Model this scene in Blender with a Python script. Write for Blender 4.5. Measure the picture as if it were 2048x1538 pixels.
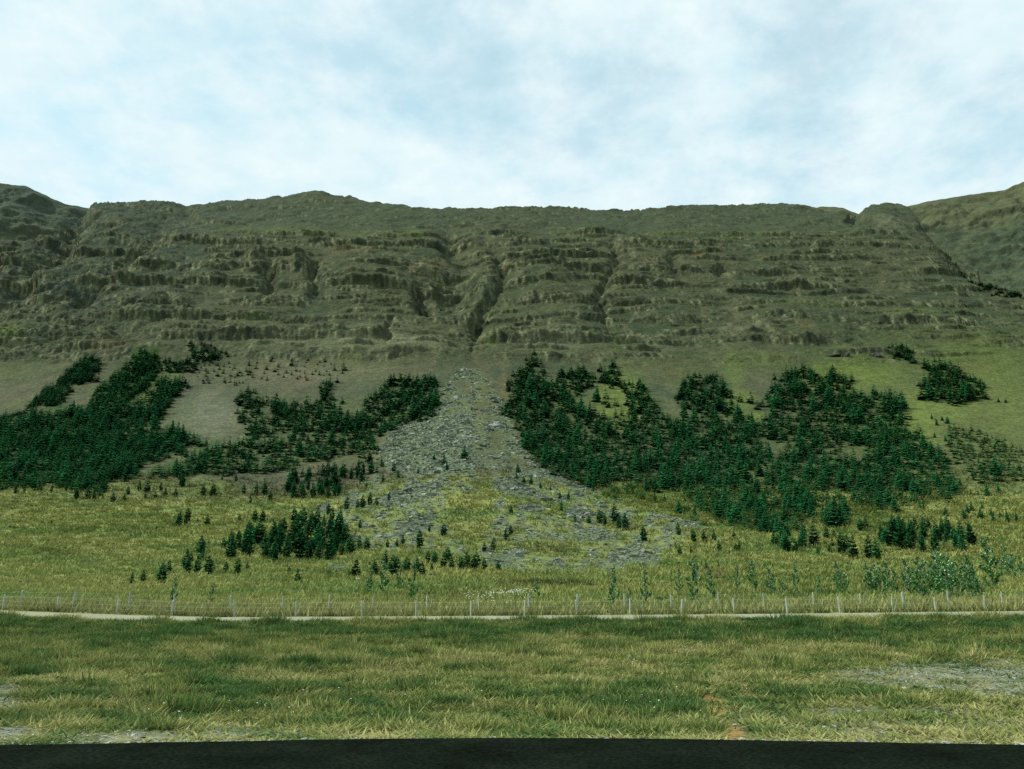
import bpy, math, random
import numpy as np
from mathutils import Matrix, Vector

for o in list(bpy.data.objects):
    bpy.data.objects.remove(o)
SC = bpy.context.scene
COL = SC.collection
R = math.radians

# ------------------------------------------------------------------ camera
CAM_H = 2.0
FPX, CX, CY, HORIZON = 1600.0, 1024.0, 769.0, 1176.0
PITCH = math.atan((HORIZON - CY) / FPX)
cam_d = bpy.data.cameras.new("camera")
cam_d.sensor_width = 36.0
cam_d.lens = 36.0 * FPX / 2048.0
cam_d.clip_start = 0.1
cam_d.clip_end = 8000.0
cam = bpy.data.objects.new("camera", cam_d)
cam.location = (0, 0, CAM_H)
cam.rotation_euler = (math.pi / 2 + PITCH, 0, 0)
COL.objects.link(cam)
SC.camera = cam

# ------------------------------------------------------------------ sky, sun, exposure
SUN_DIR = Vector((-0.74, -0.02, 0.66)).normalized()      # towards the sun
SUN_EL = math.asin(SUN_DIR.z)
SUN_AZ = math.atan2(SUN_DIR.x, SUN_DIR.y)
world = bpy.data.worlds.new("World")
SC.world = world
world.use_nodes = True
wt = world.node_tree
wt.nodes.clear()


def N(tree, typ, **kw):
    n = tree.nodes.new(typ)
    for k, v in kw.items():
        setattr(n, k, v)
    return n


def L(tree, a, b):
    tree.links.new(a, b)


sky = N(wt, 'ShaderNodeTexSky', sky_type='NISHITA')
sky.sun_disc = False
sky.sun_elevation = SUN_EL
sky.sun_rotation = SUN_AZ
sky.air_density = 1.0
sky.dust_density = 1.0
sky.ozone_density = 1.5
tc = N(wt, 'ShaderNodeTexCoord')
sep = N(wt, 'ShaderNodeSeparateXYZ')
L(wt, tc.outputs['Generated'], sep.inputs[0])
zz = N(wt, 'ShaderNodeMath', operation='MAXIMUM'); zz.inputs[1].default_value = 0.02
L(wt, sep.outputs[2], zz.inputs[0])
za = N(wt, 'ShaderNodeMath', operation='ADD'); za.inputs[1].default_value = 0.22
L(wt, zz.outputs[0], za.inputs[0])
dx = N(wt, 'ShaderNodeMath', operation='DIVIDE'); L(wt, sep.outputs[0], dx.inputs[0]); L(wt, za.outputs[0], dx.inputs[1])
dy = N(wt, 'ShaderNodeMath', operation='DIVIDE'); L(wt, sep.outputs[1], dy.inputs[0]); L(wt, za.outputs[0], dy.inputs[1])
comb = N(wt, 'ShaderNodeCombineXYZ')
L(wt, dx.outputs[0], comb.inputs[0]); L(wt, dy.outputs[0], comb.inputs[1])
comb.inputs[2].default_value = 3.7
CLOUD_OFF = (4.3, 1.25, 0.0)
mp = N(wt, 'ShaderNodeMapping'); mp.inputs['Location'].default_value = CLOUD_OFF
L(wt, comb.outputs[0], mp.inputs['Vector'])
n1 = N(wt, 'ShaderNodeTexNoise', noise_dimensions='3D')
n1.inputs['Scale'].default_value = 4.2; n1.inputs['Detail'].default_value = 10; n1.inputs['Roughness'].default_value = 0.64
n1.inputs['Distortion'].default_value = 0.12
L(wt, mp.outputs[0], n1.inputs['Vector'])
cr = N(wt, 'ShaderNodeMapRange', interpolation_type='SMOOTHSTEP')
cr.inputs['From Min'].default_value = 0.28; cr.inputs['From Max'].default_value = 0.62
cr.inputs['To Min'].default_value = 0.58; cr.inputs['To Max'].default_value = 1.0
L(wt, n1.outputs['Fac'], cr.inputs['Value'])
n2 = N(wt, 'ShaderNodeTexNoise', noise_dimensions='3D')
n2.inputs['Scale'].default_value = 10.0; n2.inputs['Detail'].default_value = 7; n2.inputs['Roughness'].default_value = 0.6
L(wt, mp.outputs[0], n2.inputs['Vector'])
cr2 = N(wt, 'ShaderNodeMapRange'); cr2.inputs['From Min'].default_value = 0.3; cr2.inputs['From Max'].default_value = 0.7
L(wt, n2.outputs['Fac'], cr2.inputs['Value'])
cmix = N(wt, 'ShaderNodeMix', data_type='RGBA')
cmix.inputs['A'].default_value = (0.68, 0.89, 0.95, 1); cmix.inputs['B'].default_value = (0.87, 0.98, 1.0, 1)
L(wt, cr2.outputs[0], cmix.inputs['Factor'])
skymul = N(wt, 'ShaderNodeMix', data_type='RGBA', blend_type='MULTIPLY')
skymul.inputs['Factor'].default_value = 1.0
SKY_S = 0.15
skymul.inputs['B'].default_value = (SKY_S * 1.05, SKY_S * 1.80, SKY_S * 1.45, 1)
L(wt, sky.outputs[0], skymul.inputs['A'])
fin = N(wt, 'ShaderNodeMix', data_type='RGBA')
L(wt, cr.outputs[0], fin.inputs['Factor']); L(wt, skymul.outputs['Result'], fin.inputs['A']); L(wt, cmix.outputs['Result'], fin.inputs['B'])
bg = N(wt, 'ShaderNodeBackground'); bg.inputs['Strength'].default_value = 1.0
L(wt, fin.outputs['Result'], bg.inputs['Color'])
wo = N(wt, 'ShaderNodeOutputWorld'); L(wt, bg.outputs[0], wo.inputs['Surface'])

sun_d = bpy.data.lights.new("sun", 'SUN')
sun_d.energy = 4.6
sun_d.angle = R(0.8)
sun_d.color = (1.0, 0.99, 0.82)
sun = bpy.data.objects.new("sun", sun_d)
sun.rotation_euler = SUN_DIR.to_track_quat('Z', 'Y').to_euler()
sun.location = (-100, -20, 80)
COL.objects.link(sun)

vs = SC.view_settings
vs.view_transform = 'Standard'
vs.look = 'None'
vs.exposure = 0.0
vs.gamma = 1.0
SC.cycles.use_denoising = False
SC.cycles.max_bounces = 5
SC.cycles.diffuse_bounces = 2
SC.cycles.transparent_max_bounces = 6

# ------------------------------------------------------------------ noise
rng = np.random.default_rng(11)
PERM = rng.permutation(256).astype(np.int32)
PERM = np.concatenate([PERM, PERM])
GA = rng.random(256) * 2 * np.pi
GX, GY = np.cos(GA), np.sin(GA)


def perlin(x, y):
    x = np.asarray(x, dtype=np.float64); y = np.asarray(y, dtype=np.float64)
    xi = np.floor(x).astype(np.int64); yi = np.floor(y).astype(np.int64)
    xf = x - xi; yf = y - yi
    X = (xi & 255); Y = (yi & 255); X1 = ((xi + 1) & 255); Y1 = ((yi + 1) & 255)
    u = xf * xf * xf * (xf * (xf * 6 - 15) + 10); v = yf * yf * yf * (yf * (yf * 6 - 15) + 10)
    def g(a, b, fx, fy):
        h = PERM[PERM[a] + b]
        return GX[h] * fx + GY[h] * fy
    n00 = g(X, Y, xf, yf); n10 = g(X1, Y, xf - 1, yf)
    n01 = g(X, Y1, xf, yf - 1); n11 = g(X1, Y1, xf - 1, yf - 1)
    a = n00 + u * (n10 - n00); b = n01 + u * (n11 - n01)
    return (a + v * (b - a)) * 1.5


def fbm(x, y, o=4, gain=0.5, lac=2.03):
    s = 0.0; a = 1.0; t = 0.0
    for i in range(o):
        s = s + a * perlin(x + 17.3 * i, y - 9.1 * i); t += a
        a *= gain; x = x * lac; y = y * lac
    return s / t


def ridged(x, y, o=4):
    s = 0.0; a = 1.0; t = 0.0
    for i in range(o):
        s = s + a * (1 - np.abs(perlin(x + 31.7 * i, y + 5.3 * i)) * 2); t += a
        a *= 0.5; x = x * 2.1; y = y * 2.1
    return s / t


def sst(a, b, x):
    t = np.clip((x - a) / (b - a), 0, 1)
    return t * t * (3 - 2 * t)


def inpoly(px, py, poly):
    c = np.zeros(np.shape(px), dtype=bool)
    n = len(poly)
    for i in range(n):
        x1, y1 = poly[i]; x2, y2 = poly[(i + 1) % n]
        if y1 == y2:
            continue
        hit = ((y1 > py) != (y2 > py)) & (px < (x2 - x1) * (py - y1) / (y2 - y1) + x1)
        c ^= hit
    return c


def inp(x, y, poly):
    c = False
    x1, y1 = poly[-1]
    for x2, y2 in poly:
        if (y1 > y) != (y2 > y) and x < (x2 - x1) * (y - y1) / (y2 - y1) + x1:
            c = not c
        x1, y1 = x2, y2
    return c


def linedist(px, py, pts):
    """distance in photo pixels to a polyline, plus the parameter 0..1 along it"""
    best = np.full(np.shape(px), 1e9); par = np.zeros(np.shape(px))
    n = len(pts) - 1
    for i in range(n):
        (x1, y1), (x2, y2) = pts[i][:2], pts[i + 1][:2]
        ddx, ddy = x2 - x1, y2 - y1
        t = np.clip(((px - x1) * ddx + (py - y1) * ddy) / (ddx * ddx + ddy * ddy), 0, 1)
        d = np.hypot(px - x1 - t * ddx, py - y1 - t * ddy)
        m = d < best
        best = np.where(m, d, best); par = np.where(m, (i + t) / n, par)
    return best, par


# ------------------------------------------------------------------ survey: sight lines of the photograph <-> the ground
CP, SP = math.cos(PITCH), math.sin(PITCH)


def elev(py):
    return PITCH + np.arctan((CY - py) / FPX)


def project(x, y, z):
    zc = y * CP + (z - CAM_H) * SP
    zc = np.where(np.abs(zc) < 1e-3, 1e-3, zc)
    up = -y * SP + (z - CAM_H) * CP
    return CX + FPX * x / zc, CY - FPX * up / zc, zc


PROF = np.array([(1232, 45.5), (1226, 48.5), (1205, 62), (1170, 85), (1130, 112), (1080, 142), (1030, 170), (980, 197),
                 (920, 232), (860, 268), (800, 306), (740, 345), (700, 370), (650, 398), (600, 425), (550, 453),
                 (500, 484), (470, 509), (440, 543), (420, 572), (400, 606), (380, 645), (340, 740)], float)
_py = PROF[::-1, 0]; _yy = PROF[::-1, 1]
_fine = np.arange(340, 1233, 1.0)
_yf = np.interp(_fine, _py, _yy)
_k = np.ones(31) / 31.0
_yp = np.concatenate([_yf[0] + (np.arange(-15, 0)) * (_yf[1] - _yf[0]), _yf, _yf[-1] + np.arange(1, 16) * (_yf[-1] - _yf[-2])])
_yf = np.convolve(np.convolve(_yp, _k, 'valid'), [1.0], 'same')


def prof_y(py):
    return np.interp(py, _fine, _yf)


NEAR_Y = np.array([-2000, 10.5, 11.6, 13.0, 16, 24, 32, 37, 41, 43, 45.5, 48.5])
_zb = CAM_H + prof_y(1232.0) * math.tan(elev(1232.0))
NEAR_Z = np.array([0, 0, -0.02, -0.14, -0.34, -0.42, -0.22, 0.1, 0.42, 0.5, 0.5, 0.5])
_tx = np.array([-900, -60, -29, -21, -16, 0, 14, 30, 60, 900.])
_tz = np.array([0.5, 0.45, 0.32, 0.04, -0.08, 0.0, 0.1, 0.27, 0.45, 0.5])


def track_lift(x, y):
    w = sst(33, 41, y) * (1 - sst(46, 80, y))
    return np.interp(x, _tx, _tz) * w


def near_z(x, y):
    z = np.interp(y, NEAR_Y, NEAR_Z)
    return z + track_lift(x, y)


# ------------------------------------------------------------------ mesh helpers
def make_mesh(name, V, F, cols=None, smooth=True, mat=None, fl=None):
    """V (n,3); F (m,3) or (m,4) ints; cols {name:(n,3 or n,) array} stored per vertex."""
    me = bpy.data.meshes.new(name)
    V = np.ascontiguousarray(V, dtype=np.float32); F = np.ascontiguousarray(F, dtype=np.int32)
    m, k = F.shape
    me.vertices.add(len(V)); me.vertices.foreach_set('co', V.ravel())
    me.loops.add(m * k); me.loops.foreach_set('vertex_index', F.ravel())
    me.polygons.add(m)
    me.polygons.foreach_set('loop_start', np.arange(0, m * k, k, dtype=np.int32))
    me.polygons.foreach_set('loop_total', np.full(m, k, dtype=np.int32))
    me.polygons.foreach_set('use_smooth', np.full(m, bool(smooth)))
    if cols:
        for cn, arr in cols.items():
            arr = np.asarray(arr, dtype=np.float32)
            if arr.ndim == 1:
                a = me.attributes.new(cn, 'FLOAT', 'POINT'); a.data.foreach_set('value', arr)
            else:
                a = me.attributes.new(cn, 'FLOAT_COLOR', 'POINT')
                c4_ = np.ones((len(V), 4), dtype=np.float32); c4_[:, :3] = arr
                a.data.foreach_set('color', c4_.ravel())
    me.update(calc_edges=True)
    if mat:
        me.materials.append(mat)
    return me


def add(name, me, parent=None, **props):
    o = bpy.data.objects.new(name, me)
    COL.objects.link(o)
    if parent:
        o.parent = parent
    for k, v in props.items():
        o[k] = v
    return o


def grid_faces(nr, nc):
    i = np.arange(nr * nc).reshape(nr, nc)
    return np.stack([i[:-1, :-1], i[:-1, 1:], i[1:, 1:], i[1:, :-1]], -1).reshape(-1, 4)


# ------------------------------------------------------------------ materials
def attr_mat(name, attr='tint', rough=0.9, spec=0.15, layers=(), bumps=(), trans=0.0):
    """base colour from a per-vertex material tint, broken up by noise layers (scale, detail, low, high) and bump noise"""
    m = bpy.data.materials.new(name); m.use_nodes = True
    t = m.node_tree; t.nodes.clear()
    out = N(t, 'ShaderNodeOutputMaterial'); p = N(t, 'ShaderNodeBsdfPrincipled')
    p.inputs['Roughness'].default_value = rough
    p.inputs['Specular IOR Level'].default_value = spec
    at = N(t, 'ShaderNodeAttribute', attribute_name=attr)
    cur = at.outputs['Color']
    geo = N(t, 'ShaderNodeNewGeometry')
    for (sc_, det, lo, hi) in layers:
        mpn = N(t, 'ShaderNodeMapping'); L(t, geo.outputs['Position'], mpn.inputs['Vector'])
        mpn.inputs['Scale'].default_value = sc_ if isinstance(sc_, tuple) else (sc_, sc_, sc_)
        nn = N(t, 'ShaderNodeTexNoise'); nn.inputs['Scale'].default_value = 1.0; nn.inputs['Detail'].default_value = det
        nn.inputs['Roughness'].default_value = 0.6
        L(t, mpn.outputs[0], nn.inputs['Vector'])
        mr = N(t, 'ShaderNodeMapRange'); mr.inputs['From Min'].default_value = 0.3; mr.inputs['From Max'].default_value = 0.7
        mr.inputs['To Min'].default_value = lo; mr.inputs['To Max'].default_value = hi
        L(t, nn.outputs['Fac'], mr.inputs['Value'])
        mx = N(t, 'ShaderNodeMix', data_type='RGBA', blend_type='MULTIPLY'); mx.inputs['Factor'].default_value = 1.0
        L(t, cur, mx.inputs['A']); L(t, mr.outputs[0], mx.inputs['B'])
        cur = mx.outputs['Result']
    L(t, cur, p.inputs['Base Color'])
    prev = None
    for (sc_, det, st, dist) in bumps:
        mpn = N(t, 'ShaderNodeMapping'); L(t, geo.outputs['Position'], mpn.inputs['Vector'])
        mpn.inputs['Scale'].default_value = sc_ if isinstance(sc_, tuple) else (sc_, sc_, sc_)
        nn = N(t, 'ShaderNodeTexNoise'); nn.inputs['Scale'].default_value = 1.0; nn.inputs['Detail'].default_value = det
        nn.inputs['Roughness'].default_value = 0.65
        L(t, mpn.outputs[0], nn.inputs['Vector'])
        b = N(t, 'ShaderNodeBump'); b.inputs['Strength'].default_value = st; b.inputs['Distance'].default_value = dist
        L(t, nn.outputs['Fac'], b.inputs['Height'])
        if prev:
            L(t, prev.outputs[0], b.inputs['Normal'])
        prev = b
    if prev:
        L(t, prev.outputs[0], p.inputs['Normal'])
    surf = p.outputs[0]
    if trans > 0:
        tl = N(t, 'ShaderNodeBsdfTranslucent'); L(t, cur, tl.inputs['Color'])
        ms = N(t, 'ShaderNodeMixShader'); ms.inputs[0].default_value = trans
        L(t, p.outputs[0], ms.inputs[1]); L(t, tl.outputs[0], ms.inputs[2])
        surf = ms.outputs[0]
    L(t, surf, out.inputs['Surface'])
    return m


M_MOUNT = attr_mat('mountain_ground', rough=0.95, spec=0.1,
                   layers=(((0.9, 0.9, 1.8), 6, 0.55, 1.50), (0.22, 4, 0.78, 1.22)),
                   bumps=(((0.5, 0.5, 0.9), 8, 0.8, 1.0), (2.2, 4, 0.6, 0.25)))
M_VERGE = attr_mat('verge_soil', rough=0.95, spec=0.1, layers=((9.0, 5, 0.55, 1.5), (1.2, 4, 0.75, 1.25)),
                   bumps=((14.0, 5, 0.9, 0.05),))
M_TRACK = attr_mat('track_gravel', rough=0.95, spec=0.1, layers=((14.0, 4, 0.75, 1.25), (1.0, 3, 0.85, 1.15)),
                   bumps=((25.0, 4, 0.7, 0.03),))
M_GRASS = attr_mat('grass_blades', rough=0.8, spec=0.1, trans=0.25)
M_ROCK = attr_mat('scree_rock', rough=0.9, spec=0.15, layers=((2.5, 5, 0.65, 1.3),), bumps=((4.0, 5, 0.8, 0.15),))
M_NEEDLE = attr_mat('conifer_needles', rough=0.9, spec=0.02, layers=((0.33, 2, 0.8, 1.2),))
M_LEAF = attr_mat('sapling_leaves', rough=0.7, spec=0.1, trans=0.25)
M_BARK = attr_mat('bark', rough=0.95, spec=0.1, layers=((8.0, 4, 0.7, 1.3),))
M_WOOD = attr_mat('weathered_post_wood', rough=0.9, spec=0.1, layers=(((30, 30, 3), 4, 0.75, 1.2),))
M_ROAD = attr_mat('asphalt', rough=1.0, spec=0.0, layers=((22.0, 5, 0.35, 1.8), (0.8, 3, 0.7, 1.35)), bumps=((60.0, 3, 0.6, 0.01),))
m = bpy.data.materials.new('galvanised_wire'); m.use_nodes = True
b = m.node_tree.nodes['Principled BSDF']; b.inputs['Base Color'].default_value = (0.62, 0.66, 0.64, 1)
b.inputs['Roughness'].default_value = 0.5; b.inputs['Metallic'].default_value = 0.3
M_WIRE = m
m = bpy.data.materials.new('white_petals'); m.use_nodes = True
b = m.node_tree.nodes['Principled BSDF']; b.inputs['Base Color'].default_value = (0.78, 0.80, 0.74, 1)
b.inputs['Roughness'].default_value = 0.8
M_PETAL = m

# ------------------------------------------------------------------ zoom-window coordinates -> photo pixels
def c3(*pts): return [(1300 + x / 2.738, 340 + y / 2.738) for x, y in pts]
def c4(*pts): return [(x / 2.926, 660 + y / 2.926) for x, y in pts]
def c5(*pts): return [(650 + x / 2.926, 700 + y / 2.926) for x, y in pts]
def c6(*pts): return [(1300 + x / 2.738, 660 + y / 2.738) for x, y in pts]


FAN = [(925, 742), (965, 742), (985, 780), (1010, 830), (1040, 900), (1075, 945), (1150, 975), (1230, 1005), (1330, 1035),
       (1420, 1055), (1330, 1100), (1320, 1130), (1220, 1145), (1050, 1140), (1000, 1150), (960, 1120), (880, 1100),
       (760, 1110), (700, 1080), (600, 1060), (640, 1010), (720, 980), (760, 940), (750, 900), (800, 860), (870, 840), (890, 790), (905, 760)]
FAN_GRASS = [[(950, 950), (975, 960), (985, 1000), (990, 1040), (960, 1050), (955, 1000)],
             [(900, 1010), (955, 1010), (985, 1045), (960, 1100), (910, 1090), (890, 1050)],
             [(1000, 1010), (1100, 1020), (1180, 1030), (1120, 1045), (1020, 1042)],
             [(985, 1095), (1140, 1090), (1180, 1120), (1100, 1110), (1000, 1110)],
             [(905, 770), (930, 765), (945, 800), (925, 810)], [(958, 780), (975, 775), (978, 800), (962, 805)],
             [(950, 815), (975, 820), (970, 850), (952, 845)], [(975, 880), (1000, 890), (1010, 920), (985, 915)],
             [(1010, 925), (1050, 935), (1060, 950), (1020, 945)],
             [(760, 935), (800, 960), (820, 1000), (790, 1010), (760, 980)], [(830, 985), (870, 980), (860, 1000), (835, 1000)]]
STONE_PATCH = [[(987, 980), (1040, 978), (1075, 1000), (1095, 1015), (1060, 1020), (1010, 1015), (990, 1000)],
               [(975, 1115), (1030, 1098), (1050, 1105), (1040, 1122), (1000, 1135), (975, 1128)],
               [(1210, 1120), (1240, 1095), (1290, 1098), (1320, 1115), (1290, 1128), (1230, 1132)],
               [(1120, 1040), (1160, 1015), (1190, 1030), (1180, 1045), (1140, 1048)],
               [(1030, 1030), (1095, 1025), (1095, 1040), (1035, 1042)],
               [(1160, 1065), (1210, 1058), (1250, 1075), (1200, 1085), (1150, 1080)],
               [(740, 1010), (830, 980), (900, 985), (870, 1015), (780, 1030)],
               [(1060, 930), (1090, 950), (1150, 970), (1220, 995), (1150, 985), (1080, 960)],
               [(780, 860), (850, 850), (950, 850), (940, 960), (860, 970), (760, 930)],
               [(790, 1060), (850, 1045), (850, 1075), (800, 1080)], [(1330, 1035), (1400, 1045), (1410, 1060), (1350, 1050)],
               [(655, 1130), (690, 1128), (690, 1142), (660, 1142)], [(480, 870), (520, 860), (520, 880), (490, 885)]]


def stone_mask(px, py):
    w = np.zeros(np.shape(px))
    jx = px + 9 * fbm(px / 23, py / 13, 3); jy = py + 6 * fbm(px / 21 + 9, py / 12, 3)
    fan = inpoly(jx, jy, FAN)
    nz = fbm(px / 30 + 3, py / 16, 4)
    w = np.where(fan, 0.55 + 1.7 * nz, w)
    w = np.where(fan & (py < 960), 0.72 + 0.9 * nz, w)
    for g in FAN_GRASS:
        w = np.where(inpoly(jx, jy, g), 0.05, w)
    for s in STONE_PATCH:
        w = np.where(inpoly(jx, jy, s), 1.0, w)
    return np.clip(w, 0, 1)


# ------------------------------------------------------------------ mountain
LW = c4((-350, 620), (-150, 560), (0, 530), (150, 480), (330, 450), (520, 440), (560, 350), (690, 230), (820, 120), (940, 140), (935, 260), (1000, 270), (1080, 280), (1075, 340), (1010, 410), (970, 470), (940, 530), (820, 590), (1000, 570), (1120, 600), (1210, 640), (1210, 690), (1080, 665), (1080, 730), (900, 785), (810, 800), (800, 870), (640, 890), (600, 960), (420, 945), (300, 905), (200, 930), (0, 925), (-350, 900))
LM = c4((1385, 380), (1420, 345), (1560, 365), (1600, 400), (1850, 400), (1880, 280), (1955, 285), (1935, 400), (2048, 410)) + \
    c5((60, 330), (160, 380), (230, 270), (380, 150), (640, 165), (665, 320), (690, 360), (640, 445), (460, 455), (310, 540), (305, 610), (150, 650)) + \
    c4((2048, 755), (1780, 775), (1560, 840), (1450, 845), (1100, 860), (865, 855), (870, 820), (1060, 770), (1130, 705), (1300, 640), (1440, 640), (1390, 540))
RW = c5((1085, 200), (1130, 140), (1195, 45), (1240, 15), (1280, 110), (1300, 170), (1335, 185), (1420, 95), (1530, 105), (1560, 150), (1640, 80), (1700, 75), (1760, 165), (1850, 185), (1885, 260), (1960, 310), (2045, 430)) + \
    c6((110, 480), (190, 470), (300, 480), (180, 430), (125, 350), (215, 225), (380, 235), (450, 330), (460, 370), (600, 345), (680, 330), (665, 250), (760, 200), (880, 190), (1000, 230), (1080, 230), (1130, 300), (1385, 330), (1425, 500), (1510, 570), (1610, 650), (1710, 900), (1640, 935), (1410, 955), (1300, 965), (1320, 1000), (1260, 1015), (1140, 950), (1050, 885), (930, 895), (905, 990), (860, 1085), (760, 1110), (600, 1115), (400, 1080), (280, 1010), (215, 930), (180, 885), (0, 890)) + \
    c5((1900, 830), (1700, 770), (1620, 835), (1550, 830), (1400, 785), (1285, 735), (1270, 700), (1190, 670), (1150, 560), (1100, 490), (1045, 430), (1060, 330), (1110, 300), (1050, 265))
WOODS = [LW, LM, RW]
CREST = np.array([(-6000, 520), (-800, 530), (-200, 520), (0, 498), (60, 484), (110, 460), (140, 438), (165, 418), (190, 406), (290, 402), (380, 407),
                  (460, 402), (540, 395), (600, 390), (638, 388), (650, 393), (690, 396), (699, 392), (712, 396), (760, 404),
                  (830, 414), (880, 418), (930, 418), (1000, 416), (1100, 418), (1200, 420), (1330, 418), (1400, 410), (1480, 408),
                  (1560, 406), (1600, 410), (1630, 418), (1690, 430), (1712, 424), (1745, 412), (1800, 411), (1815, 418), (1840, 440), (1870, 468),
                  (1900, 490), (1940, 535), (1970, 560), (2048, 596), (2300, 640), (3500, 680), (8000, 690)], float)
GULLY = [  # (points, half width px, depth m)
    ([(905, 455), (900, 500), (930, 520), (985, 545)], 22, 6),
    ([(965, 480), (1000, 520), (1005, 560), (985, 600), (955, 650), (945, 700), (940, 745)], 10, 4),
    ([(985, 590), (960, 640), (943, 690)], 18, 2.5),
    ([(830, 560), (845, 600), (860, 635)], 13, 7),
    ([(1225, 470), (1235, 520), (1212, 560), (1195, 600), (1215, 650), (1235, 700)], 9, 3.5),
    ([(190, 412), (150, 450), (120, 500), (60, 560), (0, 610), (-150, 660)], 24, 10),
    ([(330, 470), (240, 540), (170, 600), (130, 640)], 18, 6),
    ([(535, 530), (545, 570), (530, 600)], 14, 6), ([(620, 530), (635, 575), (620, 610)], 13, 5),
    ([(395, 420), (330, 450), (270, 480)], 22, 5),
    ([(775, 640), (780, 700)], 7, 4), ([(560, 640), (640, 650)], 10, 2),
    ([(1840, 425), (1880, 470), (1920, 520), (1970, 560)], 18, 7),
    ([(1340, 510), (1355, 560)], 14, 3), ([(1440, 530), (1450, 560)], 14, 4), ([(1700, 425), (1725, 450)], 16, 6),
]
KNOB = [  # (px, py, radius px x, radius y, height m)
    (508, 518, 20, 14, 6), (600, 532, 16, 18, 5), (730, 540, 90, 40, 5), (900, 580, 45, 40, -9), (965, 590, 26, 40, 6),
    (1090, 560, 60, 45, 6), (1760, 445, 48, 30, 6), (420, 545, 40, 20, 4), (1130, 640, 70, 30, 4), (700, 690, 110, 25, 4),
    (860, 700, 70, 25, 5), (220, 560, 40, 30, 4), (90, 560, 50, 40, 7), (300, 520, 60, 25, 3), (950, 860, 150, 120, 4),
    (960, 1010, 220, 70, 2.5), (1290, 560, 60, 60, 3), (1560, 640, 120, 30, 3), (635, 395, 30, 12, 3),
]


def saw(f, r=0.28):
    f = f - np.floor(f)
    return np.where(f < r, sst(0, r, f), 1 - (f - r) / (1 - r))


def h1(k, s):
    k = k.astype(np.int64)
    return PERM[(PERM[(k + s) & 255] + (k >> 8)) & 255] / 255.0


def displacement(px, py, X, z):
    cl = 1 - sst(700, 742, py + 14 * fbm(X / 40, X * 0, 2))                # cliffs above, scree and meadow below
    low = sst(455, 485, py)                                                # gentler ground under the crest
    right = sst(1250, 1550, px); left = 1 - sst(150, 460, px)
    q = z + 0.012 * X + 7.0 * fbm(X / 190, z / 110, 3) + 1.8 * fbm(X / 50, z / 26, 3) + 0.7 * fbm(X / 11, z / 9, 3)
    P1, P2 = 17.0, 6.7
    f1 = q / P1; f2 = q / P2 + 0.37
    k1 = np.floor(f1); k2 = np.floor(f2); f1 = f1 - k1; f2 = f2 - k2
    o1 = np.clip(0.66 + 2.3 * fbm(X / 60 + 4, k1 * 3.7 + z / 60, 3), 0, 1.25) * (1 - .35 * right) * (.3 + .7 * low)
    o2 = np.clip(0.42 + 2.6 * fbm(X / 36 + 8, k2 * 2.3 + z / 40, 3), 0, 1.25) * (1 - .25 * right) * (.25 + .75 * low)
    a1 = 1.3 + 2.7 * h1(k1, 5); a2 = 1.0 + 1.9 * h1(k2, 9)
    D = cl * (a1 * o1 * saw(f1, 0.15) + a2 * o2 * saw(f2, 0.18))
    b1 = sst(-.02, .03, f1) * (1 - sst(.20, .42, f1)) * np.clip(o1 * 1.3, 0, 1)
    b2 = sst(-.02, .04, f2) * (1 - sst(.22, .5, f2)) * np.clip(o2 * 1.2, 0, 1)
    rock = cl * np.clip(np.maximum(b1, .85 * b2), 0, 1)
    Xw = X + 10 * fbm(X / 60, z / 35, 3)
    D += cl * (1.2 * (ridged(Xw / 75, z / 70, 3) - 0.4) + 1.6 * fbm(Xw / 34, z / 14, 3))
    D += cl * left * (5.5 * fbm(X / 30, z / 17, 4) + 2.5 * fbm(X / 11, z / 7, 4, .6))
    rock = np.clip(rock + cl * left * sst(.05, .3, fbm(X / 24 + 6, z / 12, 4)) * .9, 0, 1)
    bl = np.round(3.5 * fbm(X / 9 + 2, z / 6, 4, .6)) / 3.5
    D += rock * (1.8 * bl + 0.9 * np.round(2.2 * perlin(X / 2.6 + .15 * z, z / 5.0)) / 2.2 + 0.8 * fbm(X / 3.2, z / 2.0, 3, .65))
    q3 = q / 2.7 + .5 * fbm(X / 20, z / 10, 2); k3 = np.floor(q3)
    o3 = np.clip(-.05 + 2.6 * fbm(X / 22 + 3, k3 * 1.9 + z / 30, 3), 0, 1.1) * (.35 + .65 * low)
    D += cl * (0.9 * o3 * saw(q3, .22) + 0.75 * fbm(X / 10, z / 5, 4, .6) + 0.30 * fbm(X / 3, z / 2, 3, .6))
    rock = np.clip(rock + cl * .7 * o3 * (1 - sst(.25, .6, q3 - k3)), 0, 1)
    D += (1 - cl) * (0.55 * fbm(X / 16, z / 6 + py / 40, 4) * sst(1180, 1080, py) + 0.14 * fbm(X / 5, py / 9, 3) * sst(1225, 1200, py))
    up = 1 - sst(440, 475, py)
    D += up * (2.2 * fbm(X / 40, z / 22, 4) + 1.0 * fbm(X / 9, z / 5, 3))
    wx = px + 17 * fbm(X / 12, z / 9, 5, .68); wy = py + 8 * fbm(X / 14 + 5, z / 12, 4, .6)
    for pts, w, d in GULLY:
        dd, par = linedist(wx, wy, pts)
        end = sst(0, 0.15, par) * (1 - sst(0.6, 1.0, par))
        D -= d * np.exp(-(dd / w) ** 2) * (0.12 + 0.88 * end)
    for kx, ky, rx, ry, hh in KNOB:
        e = ((wx - kx) / rx) ** 2 + ((wy - ky) / ry) ** 2
        D += hh * np.exp(-e * 1.2)
    return D, rock


def blend(c, col, w):
    w = np.clip(w, 0, 1)[:, None]
    return c * (1 - w) + np.asarray(col)[None, :] * w


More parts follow.
